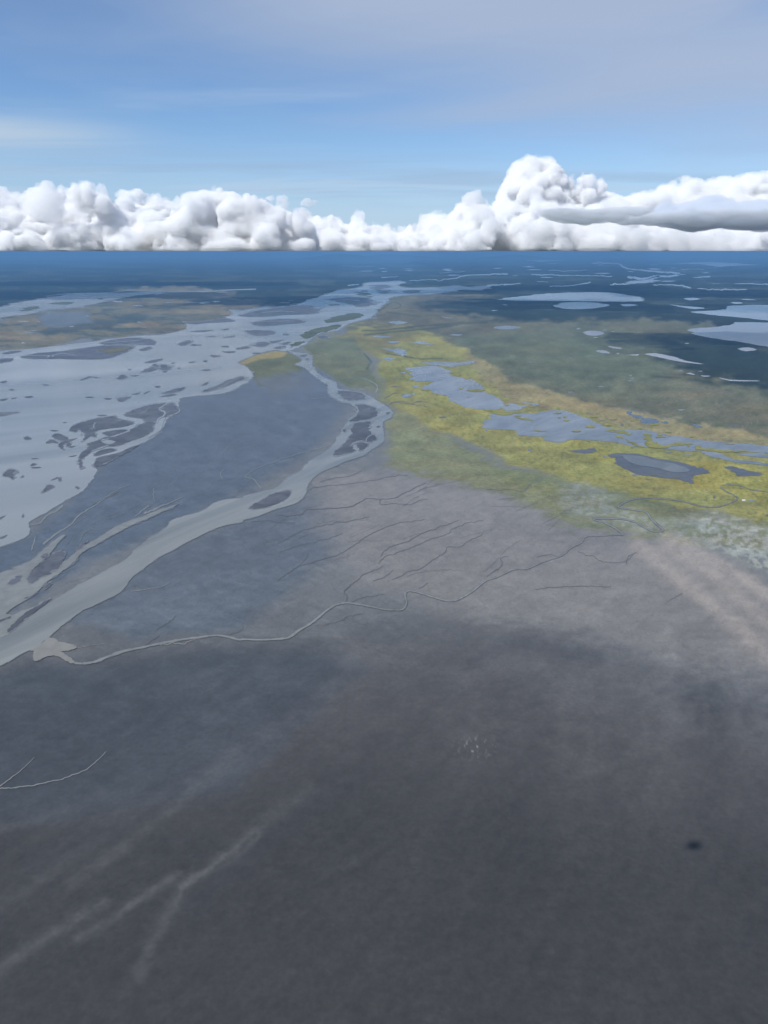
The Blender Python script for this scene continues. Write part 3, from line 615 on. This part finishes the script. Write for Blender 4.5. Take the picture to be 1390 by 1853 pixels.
# ------------------------------------------------------------------ lakes and ponds
many('lake', 'K', '''415,520 500,508 600,498 700,495 800,494 880,503 945,515 930,527 800,528 650,525 520,524|618,540 680,530 780,532 820,542 780,550 720,555 650,553|858,539 890,536 922,541 880,545
|1110,565 1180,560 1240,555 1240,545 1310,540 1500,540 2400,545 2400,640 1500,606 1390,596 1290,585 1180,575|1112,625 1180,620 1250,613 1270,607 1400,604 2400,660 2400,800 1500,705 1390,690 1300,675 1200,660 1115,643
|1280,697 1320,692 1350,700 1310,707|1035,538 1080,543 1160,550 1130,555 1080,548|1085,516 1120,514 1150,518 1110,523|1095,388 1150,386 1200,386 1300,393 1230,403 1170,398|345,374 380,368 425,368 400,378|225,412 260,409 240,418
|530,380 600,378 570,385|1255,530 1280,529 1300,533 1275,536|1290,520 1320,518 1350,523|730,635 770,632 800,640 770,650 740,648|245,648 290,645 280,651|770,705 800,702 820,712 790,712|870,458 920,452 990,450 940,462
|505,402 540,399 530,405|960,408 1010,410 980,414|1140,438 1195,436 1170,441''', M_lake, Z1, 0.08)
for s_, a, b in (('760,388 850,391 872,405 930,415 1000,420 1070,428 1035,437 990,436 940,446 885,438', 3, 6), ('1000,436 950,452 900,462 822,467', 6, 3.5), ('540,430 620,432 700,435 830,437', 2.5, 2.5), ('605,472 700,468 752,458', 2, 3),
                 ('975,468 1040,467 1112,478', 2.5, 4), ('1135,480 1230,484 1315,484', 2, 3.5), ('1320,462 1390,467 1500,470', 3, 3), ('100,452 250,446 300,434 380,430 455,428', 1.5, 4), ('380,470 460,466 500,462', 4, 2),
                 ('600,415 680,418 740,414', 1.4, 1), ('210,424 300,420', 1, 1.4), ('1080,412 1160,412', 1.6, 1), ('0,440 60,438', 2, 1), ('560,455 600,457', 1.4, 1), ('-120,470 -80,466', 2.4, 2), ('-140,398 -60,402 -20,400', 1, 1)):
    strip('river', px('K', pairs(s_)), M_lake, Z1+0.3, a, b, 0.25, 5, 0.08)
many('lake', 'D', '''550,530 620,522 720,540 780,555 820,572 960,597 880,592 800,582 720,567 640,548|220,503 310,515 302,525 240,516|1055,687 1130,703 1315,708 1318,714 1130,711|820,655 890,664 880,670|930,674 1005,678 960,683''', M_lake, Z1, 0.06)
many('pond', 'D', '''145,385 200,372 280,380 250,398 170,402|430,535 510,530 500,540|355,525 380,523 370,532|260,365 300,363 290,369|320,374 352,376 340,380|300,475 370,482 405,492 350,492|200,413 232,414 220,419''', M_lake, Z1, 0.12)
many('pond', 'D', '520,980 560,965 620,968 655,985 620,1000 540,998|425,920 460,918 470,938 520,945 545,962 500,965 440,940|870,1005 920,1010 940,1030 900,1022|660,990 720,985 700,1003', M_dpond, Z1, 0.14)
many('pond', 'C', '''270,630 330,618 430,608 500,610 560,630 590,650 585,672 640,685 700,690 760,715 800,750 820,790 880,815 930,840 950,880 900,905 800,903 700,895 640,870 570,840 560,810 480,800 440,770 385,770 420,740 470,715 350,715 320,690 325,655
|375,590 500,580 650,585 720,575 760,575 690,600 600,615 500,605|130,490 190,496 230,490 295,515 270,545 235,532 200,515|135,550 180,556 210,560 170,575|150,445 200,440 240,445 200,455|320,450 400,440 440,455 480,465 400,462
|150,310 230,306 300,315 230,328|880,345 960,335 1070,345 1000,360 900,358|575,398 620,393 665,396 620,405|250,810 300,800 320,815 270,825|515,275 560,277 610,287 550,283|930,193 960,192 970,198|60,408 120,405 190,412 120,418|660,600 700,588 750,575 758,585 700,600
|940,870 1000,862 1060,880 1110,880 1060,905 980,915 940,900|1060,850 1120,860 1190,868 1150,880''', M_pond, Z1, 0.14)
many('pond', 'P', '''872,774 882,752 900,747 930,746 960,748 1000,742 1030,745 1060,756 1073,762 1089,769 1105,775 1132,778 1158,778 1180,780 1206,788 1233,790 1260,795 1300,800 1340,802 1390,806 1600,830 1600,850 1390,820 1340,818 1300,817 1276,814 1249,817 1222,814 1193,810 1166,810
1137,806 1108,800 1073,797 1036,796 1018,801 1000,800 982,795 990,790 958,790 937,787 937,779 910,777''', M_pond, Z1, 0.13)
many('pond', 'I', '''870,150 960,155 1050,180 1120,215 1220,225 1400,245 1400,262 1250,250 1120,235 1000,205 920,185|1180,175 1280,170 1400,185 1400,205 1250,195|620,120 760,110 830,125 760,150 640,140|600,150 660,160 620,165''', M_pond, Z1+.3, 0.16)
M_pm = mud_material('pond_mud', (0.082, 0.090, 0.105), 0.45, 0.2)
many('mudflat', 'I', '''165,180 290,170 400,175 520,205 650,225 760,245 840,275 900,280 945,315 880,330 820,345 810,400 760,385 700,365 600,360 500,345 410,335 330,300 240,260 225,215|1060,270 1150,275 1230,300 1350,325 1290,340 1160,345 1130,315|0,140 60,130 80,150 30,168 -60,165 -110,150
|1370,535 1400,530 1400,548|1370,640 1400,630 1400,655''', M_pm, Z1, 0.16)
many('pond', 'I', '270,190 400,190 520,220 640,240 720,265 800,290 760,315 650,310 560,285 430,265 330,235', M_dull, Z2, 0.16)
# grassy hummocks within the ponds
many('island', 'D', '''150,1020 200,1010 205,1030 160,1028|280,1050 350,1045 440,1060 460,1080 380,1065|380,1080 440,1110 500,1140 560,1160 500,1155 430,1125|540,1075 580,1070 590,1110 640,1140 700,1150 760,1135 850,1130 880,1140 760,1150 690,1165 600,1165 550,1130|930,1180 1000,1170 1080,1180 1200,1190 1100,1195 1000,1190|900,1140 960,1170 900,1175''', M_yel, Z2+.2, .2)
many('island', 'C', '590,655 640,650 660,672 620,678|665,690 720,690 700,700|690,775 780,765 800,780 740,785|820,900 900,940 990,940 1000,925 920,920|1010,955 1100,965 1150,980 1080,975|640,760 670,760 655,768|385,770 440,772 430,780|1140,1045 1240,1052 1200,1056|1350,975 1400,980 1360,985', M_yel, Z2+.2, .2)
many('island', 'I', '500,325 525,325 515,335|615,320 635,322 625,330|540,330 560,332 550,338|700,345 720,348 706,352', M_yel, Z2+.5, .2)

# small things the eye finds everywhere on such a delta
rng = random.Random(77)
def blobpts(x, y, rx, ry, n=7):
    ph = rng.random()*6.28
    return [(x+rx*math.cos(6.2832*i/n+ph)*rng.uniform(.6, 1.25), y+ry*math.sin(6.2832*i/n+ph)*rng.uniform(.6, 1.25)) for i in range(n)]
def inside(x, y, poly):
    c = False
    for i in range(len(poly)):
        (ax, ay), (bx, by) = poly[i-1], poly[i]
        if (ay > y) != (by > y) and x < (bx-ax)*(y-ay)/(by-ay)+ax: c = not c
    return c
def scatter(n, zone, f):
    xs_ = [p[0] for p in zone]; ys_ = [p[1] for p in zone]; k = 0
    for _ in range(n*30):
        x, y = rng.uniform(min(xs_), max(xs_)), rng.uniform(min(ys_), max(ys_))
        if inside(x, y, zone): f(x, y); k += 1
        if k >= n: break
scatter(16, pairs('660,565 820,540 1000,580 1250,600 1380,680 1390,790 1200,760 1000,705 880,650 760,620'), lambda x, y: sheet('pond', blobpts(x, y, rng.uniform(2, 8), rng.uniform(.5, 1.3)), M_pond, Z1, .12, 2, 2))
scatter(46, pairs('690,640 860,690 960,725 1130,755 1390,800 1390,930 1250,900 1050,850 900,800 760,760 700,720'), lambda x, y: sheet('pond', blobpts(x, y, rng.uniform(2, 9), rng.uniform(.7, 2.0)), rng.choice((M_pond, M_pm)), Z1-.6, .2, 2, 2))
scatter(30, pairs('880,690 960,730 1130,758 1390,802 1390,830 1160,800 1000,775 900,740'), lambda x, y: sheet('island', blobpts(x, y, rng.uniform(3, 10), rng.uniform(.8, 1.8)), M_yel, Z2+.9, .2, 2, 2))
scatter(22, pairs('20,690 300,640 420,600 560,560 640,540 620,570 540,610 440,650 300,700 200,740 60,880 10,900'), lambda x, y: sheet('shoal' if rng.random() < .4 else 'mud_bar', blobpts(x, y, rng.uniform(2, 9), rng.uniform(.6, 1.8)), M_mud, Z2+.4, .15, 2, 2))
scatter(26, pairs('500,545 600,540 690,518 700,530 640,550 560,570 480,575'), lambda x, y: sheet('mud_bar', blobpts(x, y, rng.uniform(3, 12), rng.uniform(.5, 1.4)), M_mud, Z2+.4, .15, 2, 2))
scatter(22, pairs('0,575 130,550 330,532 400,545 400,575 300,595 60,620 0,625'), lambda x, y: sheet('pond', blobpts(x, y, rng.uniform(3, 13), rng.uniform(.5, 1.4)), M_lake if rng.random() < .5 else M_pond, Z1, .15, 2, 2))
scatter(26, pairs('560,480 1390,470 1390,520 1180,520 900,505 760,500'), lambda x, y: sheet('lake', blobpts(x, y, rng.uniform(3, 16), rng.uniform(.4, 1.0)), M_lake, Z1, .1, 2, 2))
def pale_vein(x, y):
    pts = [(x, y)]; a = rng.uniform(-0.85, -0.45)
    for q in range(rng.randint(3, 6)):
        a += rng.uniform(-.3, .3); l = rng.uniform(7, 18); pts.append((pts[-1][0]+l*math.cos(a), pts[-1][1]+l*math.sin(a)))
    strip('tidal_creek', pts, M_pv, Z1-.4+rng.random()*.2, rng.uniform(.8, 1.8), .3, .2, 3, .12)
M_pv = mud_material('wet_silt_vein', (0.115, 0.122, 0.128), 0.4, 0.15)
scatter(16, pairs('30,1010 180,900 330,820 420,800 300,930 180,1000 60,1080'), pale_vein)

# ------------------------------------------------------------------ the white cabin on the marsh
def cabin():
    x, y = G(1345.6, 906); e = bpy.data.objects.new('cabin', None); COL.objects.link(e); e.location = (x, y, 0); e.rotation_euler.z = R(-12)
    tag(e, 'small white cabin standing alone on the yellow-green marsh beside the winding creek', 'cabin')
    wh = mud_material('white_paint', (0.80, 0.80, 0.77), 0.5, 0.04, 0.4, 1.0); gl = mud_material('window_glass', (0.04, 0.05, 0.06), 0.1, 0.1)
    rf = mud_material('pale_metal_roof', (0.74, 0.75, 0.74), 0.4, 0.05, 0.4, 1.0); dr = mud_material('door_paint', (0.16, 0.10, 0.06), 0.6, 0.1)
    def part(nm, V, Fs, m, par=e):
        return obj(nm, V, Fs, m, par)
    a, b, h, g = 7.0, 4.0, 3.2, 5.6
    part('wall', [(-a, -b, 0), (a, -b, 0), (a, b, 0), (-a, b, 0), (-a, -b, h), (a, -b, h), (a, b, h), (-a, b, h), (-a, 0, g-.15), (a, 0, g-.15)],
         [(0, 1, 5, 4), (2, 3, 7, 6), (1, 2, 6, 9, 5), (3, 0, 4, 8, 7), (3, 2, 1, 0)], wh)
    A, B = a+.6, b+.6; hh = h-.25; t = .18
    V = []
    for xx in (-A, A):
        V += [(xx, -B, hh), (xx, 0, g), (xx, B, hh), (xx, B, hh+t), (xx, 0, g+t), (xx, -B, hh+t)]
    part('roof', V, [(0, 1, 7, 6), (1, 2, 8, 7), (2, 3, 9, 8), (3, 4, 10, 9), (4, 5, 11, 10), (5, 0, 6, 11), (5, 4, 3, 2, 1, 0), (6, 7, 8, 9, 10, 11)], rf)
    def box(nm, x0, x1, y0, y1, z0, z1, m):
        return part(nm, [(q, r_, z_) for z_ in (z0, z1) for q, r_ in ((x0, y0), (x1, y0), (x1, y1), (x0, y1))], [(3, 2, 1, 0), (4, 5, 6, 7), (0, 1, 5, 4), (1, 2, 6, 5), (2, 3, 7, 6), (3, 0, 4, 7)], m)
    box('door', -.6, .5, -b-.08, -b-.003, 0.1, 2.2, dr); box('window', -5, -3, -b-.08, -b-.003, 1.1, 2.2, gl); box('window', 2.6, 4.6, -b-.08, -b-.003, 1.1, 2.2, gl)
cabin()

# ------------------------------------------------------------------ far hills
def hill(x0, x1, ytop, ybase, m=M_hill, seed=1):
    cx, cy = G((x0+x1)/2, ybase); d = math.hypot(cx, cy); rx = (x1-x0)/2/F*d; ry = rx*0.6
    top = H-(ytop-EYE)/F*d; top = max(60, top)
    n, k = 90, 26; V = []; Fc = []
    rg = random.Random(seed); ph = [rg.uniform(0, 6.28) for _ in range(6)]
    for j in range(k+1):
        t = j/k
        for i in range(n):
            a = 2*math.pi*i/n
            rr = t*(1+0.12*math.sin(3*a+ph[0])+0.07*math.sin(7*a+ph[1]))
            z = top*max(0, 1-t**1.3)**1.15*(1+0.10*math.sin(5*a+ph[2])*t+0.06*math.sin(11*a+ph[3]+6*t)*t)
            V.append((cx+rr*rx*math.cos(a), cy+rr*ry*math.sin(a), z-4))
    for j in range(k):
        for i in range(n): Fc.append((j*n+i, (j+1)*n+i, (j+1)*n+(i+1) % n, j*n+(i+1) % n))
    o = obj('hill', V, Fc, m, smooth=True); tag(o, kind='structure')
hill(540, 700, 458.5, 470, seed=2); hill(715, 790, 472, 479, seed=3); hill(610, 800, 459.5, 468, seed=4)
hill(860, 1010, 460, 469, seed=6)

# ------------------------------------------------------------------ clouds
def cloud_material(name, dens, col=(1, 1, 1)):
    m = bpy.data.materials.new(name); m.use_nodes = True; t = m.node_tree; t.nodes.clear()
    o = t.nodes.new('ShaderNodeOutputMaterial'); v = t.nodes.new('ShaderNodeVolumeScatter')
    v.inputs['Color'].default_value = (*col, 1); v.inputs['Density'].default_value = dens; v.inputs['Anisotropy'].default_value = 0.0
    a = t.nodes.new('ShaderNodeVolumeAbsorption'); a.inputs['Color'].default_value = (*col, 1); a.inputs['Density'].default_value = dens
    ad = t.nodes.new('ShaderNodeAddShader'); t.links.new(v.outputs[0], ad.inputs[0]); t.links.new(a.outputs[0], ad.inputs[1])
    t.links.new(ad.outputs[0], o.inputs['Volume']); return m
M_cloud = cloud_material('cumulus_vapour', 0.0085, (0.984, 0.989, 0.997))
M_strat = cloud_material('stratus_vapour', 0.011, (0.86, 0.895, 0.945))  # absorbing grey through the whole layer stands in for its shade
M_grey = cloud_material('grey_vapour', 0.006, (0.965, 0.978, 0.992))
M_fringe = cloud_material('fringe_vapour', 0.0036, (0.99, 0.994, 1.0))
M_pale = cloud_material('pale_vapour', 0.006, (0.978, 0.985, 0.995))
import openvdb
def lattice(shape, org, cell, vox, rg):
    """smooth value noise on a regular grid, built one axis at a time"""
    n = [int(shape[k]*vox/cell)+4 for k in range(3)]
    A = rg.random(n).astype(np.float32)
    for k in range(3):
        p = (np.arange(shape[k])*vox)/cell+rg.random()
        i0 = np.floor(p).astype(int); f = (p-i0).astype(np.float32); f = f*f*(3-2*f)
        sh = [1, 1, 1]; sh[k] = -1; f = f.reshape(sh)
        A = np.take(A, i0, k)*(1-f)+np.take(A, i0+1, k)*f
    return A
def cloud(label, top, D, deep, vox, m, seed, bottom=None, puff=(170, 560), amp=1.0, npuff=1.0, y_front=0.55, rise=90, fuzz=0.0022):
    """a body under a traced skyline, D metres away and deep metres thick, heaped with puffs and roughened"""
    rg = np.random.default_rng(seed); fw = F*math.cos(PITCH)+520*math.sin(PITCH)
    tx = np.array([(p[0]-W0/2)/fw*D for p in top]); tz = np.array([H+(EYE-p[1])/F*1.0*D*0.985 for p in top])
    base = H+16
    if bottom: bx = np.array([(p[0]-W0/2)/fw*D for p in bottom]); bz = np.array([H+(EYE-p[1])/F*D*0.985 for p in bottom])
    x0, x1 = tx.min()-300, tx.max()+300; y0, y1 = D-400, D+deep+400
    z0, z1 = H+8-2*vox, tz.max()+350
    if bottom: z0 = bz.min()-250
    xs = np.arange(x0, x1, vox); ys = np.arange(y0, y1, vox); zs = np.arange(z0, z1, vox)
    sh = (len(xs), len(ys), len(zs))
    hx = np.interp(xs, tx, tz, left=H-300, right=H-300)
    t = np.clip((ys-D)/deep, 0, 1)
    prof = np.minimum(1, 0.25+(t/y_front)**0.7*0.75)*np.clip((1-t)/0.25, 0, 1)**0.5
    n2 = lattice((len(xs), len(ys), 1), 0, 900, vox, rg)[:, :, 0]
    hb = H if not bottom else (np.interp(xs, bx, bz)+hx)/2
    rowf = 1-0.35*n2*(1-np.clip(t/y_front, 0, 1))[None, :]
    hf = (hx-hb)[:, None]*prof[None, :]*rowf+(hb if not bottom else hb[:, None])
    Fd = (hf[:, :, None]-zs[None, None, :])*0.55-(60 if not bottom else -12)
    if bottom: Fd = np.minimum(Fd, (zs[None, None, :]-(2*hb[:, None]-hf)[:, :, None])*0.8)
    edge = np.minimum(ys-D, (D+deep)-ys)[None, :, None]*0.7-120
    Fd = np.minimum(Fd, edge).astype(np.float32)
    n_p = int(0.5*npuff*(x1-x0)*deep/300/300)
    for _ in range(n_p):
        px_ = rg.uniform(x0+300, x1-300); py_ = D+deep*rg.random()**1.5
        ii = int((px_-x0)/vox); jj = int((py_-y0)/vox); h = hf[ii, jj]
        if h < base+60 and not bottom: continue
        r = rg.uniform(*puff)*(0.55+0.45*min(1, (h-H)/500)); pz = h-r*rg.uniform(0.55, 1.0)
        if not bottom and rg.random() < 0.45: pz = H+(h-H)*rg.random(); py_ = D+deep*0.12*rg.random()+max(0, (pz-H)/max(1, h-H))*deep*y_front*0.35
        if h-H < r*0.8: r = max(60, (h-H)*0.8)
        sz = 0.75
        a0, a1 = max(0, int((px_-r*1.3-x0)/vox)), min(sh[0], int((px_+r*1.3-x0)/vox)+2)
        b0, b1 = max(0, int((py_-r*1.3-y0)/vox)), min(sh[1], int((py_+r*1.3-y0)/vox)+2)
        c0, c1 = max(0, int((pz-r*1.3-z0)/vox)), min(sh[2], int((pz+r*1.3-z0)/vox)+2)
        if a1 <= a0 or b1 <= b0 or c1 <= c0: continue
        dd = r-np.sqrt((xs[a0:a1]-px_)[:, None, None]**2+(ys[b0:b1]-py_)[None, :, None]**2+((zs[c0:c1]-pz)/sz)[None, None, :]**2)
        Fd[a0:a1, b0:b1, c0:c1] = np.maximum(Fd[a0:a1, b0:b1, c0:c1], dd)
    for cell, a in ((1700, 240), (760, 200), (340, 130), (160, 52), (85, 30), (46, 16)):
        if cell < vox*1.5: continue
        q = lattice(sh, 0, cell, vox, rg)
        if cell <= 760: Fd += (np.abs(q-0.5)*4-0.85)*a*amp       # billows: round outside, creased between
        elif cell > 200: Fd += (np.abs(q-0.5)*4-0.85)*a*amp*0.75
        else: Fd += (q-0.5)*2*a*amp
    if not bottom:
        bb = base+rise*lattice((len(xs), 1, 1), 0, 1500, vox, rg)[:, 0, 0]**2+10*np.sin(xs/310)
        Fd = np.minimum(Fd, (zs[None, None, :]-bb[:, None, None])*1.0)
    Fd[0] = Fd[-1] = -50; Fd[:, 0] = Fd[:, -1] = -50; Fd[:, :, 0] = Fd[:, :, -1] = -50
    o = skin('cloud', Fd, 0.0, vox, (x0, y0, z0), m, H+8 if not bottom else None)
    if fuzz:                                         # the thin ragged fringe of vapour round the dense body
        q = lattice(sh, 0, 420, vox, rg); q2 = lattice(sh, 0, max(110, vox*3), vox, rg); q3 = lattice(sh, 0, vox*2, vox, rg)
        Ff = Fd+150*np.clip(q*1.7-0.45, 0, 1)+(q2-0.6)*90+(q3-0.5)*55
        Ff = np.maximum(Ff, Fd+12)
        if not bottom: Ff = np.minimum(Ff, (zs[None, None, :]-(H+10))*1.0)
        Ff[0] = Ff[-1] = -50; Ff[:, 0] = Ff[:, -1] = -50; Ff[:, :, 0] = Ff[:, :, -1] = -50
        fr = skin('fringe', Ff, 0.0, vox, (x0, y0, z0), M_fringe, H+8 if not bottom else None); fr.parent = o
    return tag(o, label, 'cloud', 'clouds along the horizon')
def skin(name, Fd, iso, vox, org, m, floor_):
    g = openvdb.FloatGrid(background=-50.0); g.copyFromArray(np.clip(Fd, -50, 50).astype(np.float32))
    g.transform = openvdb.createLinearTransform(voxelSize=vox)
    res = g.convertToPolygons(isovalue=iso); V, Q = res[0], res[-1]
    V = np.asarray(V, np.float32)+np.array(org, np.float32); Q = np.asarray(Q, np.int64)
    lab = np.arange(len(V))                          # keep the largest connected body
    while True:
        mn = lab[Q].min(1); new = lab.copy()
        np.minimum.at(new, Q.ravel(), np.repeat(mn, 4)); new = new[new]; new = new[new]
        if (new == lab).all(): break
        lab = new
    ids, cnt = np.unique(lab, return_counts=True); keep = lab == ids[cnt.argmax()]
    idx = np.cumsum(keep)-1; Q = idx[Q[keep[Q].all(1)]]; V = V[keep]
    if floor_: V[:, 2] = np.maximum(V[:, 2], floor_)
    me = bpy.data.meshes.new(name)
    me.vertices.add(len(V)); me.vertices.foreach_set('co', V.ravel())
    me.loops.add(Q.size); me.loops.foreach_set('vertex_index', Q.ravel().astype(np.int32))
    me.polygons.add(len(Q)); me.polygons.foreach_set('loop_start', (np.arange(len(Q))*4).astype(np.int32))
    me.update(calc_edges=True); me.materials.append(m); me.shade_smooth()
    bm = bmesh.new(); bm.from_mesh(me)
    if bm.calc_volume(signed=True) < 0: bmesh.ops.reverse_faces(bm, faces=bm.faces)
    bm.to_mesh(me); bm.free()
    o = bpy.data.objects.new(name, me); COL.objects.link(o)
    return o
cloud('low white cumulus heap at the left edge of the photo', pairs('-420,385 -300,375 -200,378 -120,370 -60,362 0,352 30,362 60,366 95,374 120,362 145,368 170,382 200,392 230,410 270,430 300,460'), 19500, 4200, 36, M_cloud, 11)
cloud('hazy grey-white cloud layer rising behind the left cumulus heaps', pairs('-200,352 -60,352 0,350 60,346 120,348 170,352 250,350 300,356 350,358 400,366 440,400 470,460'), 28000, 3500, 60, M_grey, 12, puff=(200, 500), amp=0.8)
cloud('largest bright cumulus mass left of the middle, overhanging the dark forest', pairs('195,460 215,415 245,396 275,385 300,372 325,364 345,372 380,362 410,358 440,351 470,346 500,355 525,368 540,385 553,400 562,425 568,460'), 17000, 4200, 30, M_cloud, 13)
cloud('low broken cloud strip between the two big cumulus masses', pairs('520,400 560,396 590,388 605,388 625,392 650,396 665,404 690,406 705,397 720,402 745,395 755,405 790,402 830,408 870,460'), 22000, 3000, 36, M_cloud, 14, puff=(90, 240), amp=0.7)
cloud('tall bright cumulus tower, highest of the cloud bank', pairs('745,460 765,390 785,378 805,380 820,388 835,374 855,366 875,366 890,372 910,364 922,350 930,318 945,300 965,286 990,279 1015,284 1037,300 1052,326 1060,338 1080,335 1110,336 1140,350 1160,365 1200,385 1240,460'), 24000, 4500, 42, M_cloud, 15, puff=(140, 380), y_front=0.35, amp=0.85)
cloud('broad cumulus body under the tall tower, right of the middle', pairs('735,460 755,428 790,410 830,402 860,386 890,380 920,372 950,362 980,355 1010,358 1050,365 1080,372 1110,385 1140,395 1165,420 1180,460'), 15800, 4000, 28, M_cloud, 16)
cloud('low cumulus heaps at the right edge under the dark grey cloud', pairs('1080,460 1105,422 1150,405 1180,405 1200,412 1225,425 1250,430 1265,440 1285,432 1310,422 1340,410 1380,405 1420,400 1500,392 1600,385 1700,460'), 14200, 3600, 28, M_cloud, 17, puff=(110, 300), amp=0.8)
cloud('pale smooth cloud tops at the right edge above the dark grey cloud', pairs('1090,460 1120,372 1160,360 1190,354 1220,350 1240,340 1270,332 1300,330 1330,336 1345,332 1380,325 1420,320 1600,320 1700,460'), 20500, 3600, 48, M_pale, 18, puff=(200, 420), amp=0.75)
cloud('flat dark grey stratus cloud floating in front of the right cumulus', pairs('1005,388 1030,378 1070,374 1120,372 1180,368 1240,367 1300,364 1400,360 1560,362 1640,390'), 8600, 2600, 36, M_strat, 19, bottom=pairs('1005,388 1030,395 1070,400 1120,404 1180,408 1240,412 1300,412 1400,418 1560,412 1640,392'), puff=(60, 120), amp=0.22, npuff=0.3, rise=0, fuzz=0)
cloud('tiny bright cloud puff just right of the largest cumulus top', pairs('543,378 550,373 562,371 572,374 580,378'), 19000, 420, 16, M_cloud, 20, bottom=pairs('543,380 560,383 580,381'), puff=(40, 70), amp=0.22, npuff=0.3, fuzz=0)

# ------------------------------------------------------------------ haze
def haze():
    v = bpy.data.materials.new('haze_air'); v.use_nodes = True; t = v.node_tree; t.nodes.clear()
    o = t.nodes.new('ShaderNodeOutputMaterial'); p = t.nodes.new('ShaderNodeVolumePrincipled')
    p.inputs['Color'].default_value = (0.18, 0.40, 0.71, 1); p.inputs['Density'].default_value = 2.1e-5; p.inputs['Anisotropy'].default_value = 0.0
    t.links.new(p.outputs[0], o.inputs['Volume'])
    a = 330000; z0, z1 = -6, H+6
    V = [(x, y, z) for z in (z0, z1) for x, y in ((-a, -a), (a, -a), (a, a), (-a, a))]
    h = obj('haze', V, [(3, 2, 1, 0), (4, 5, 6, 7), (0, 1, 5, 4), (1, 2, 6, 5), (2, 3, 7, 6), (3, 0, 4, 7)], v)
    tag(h, kind='stuff')
haze()
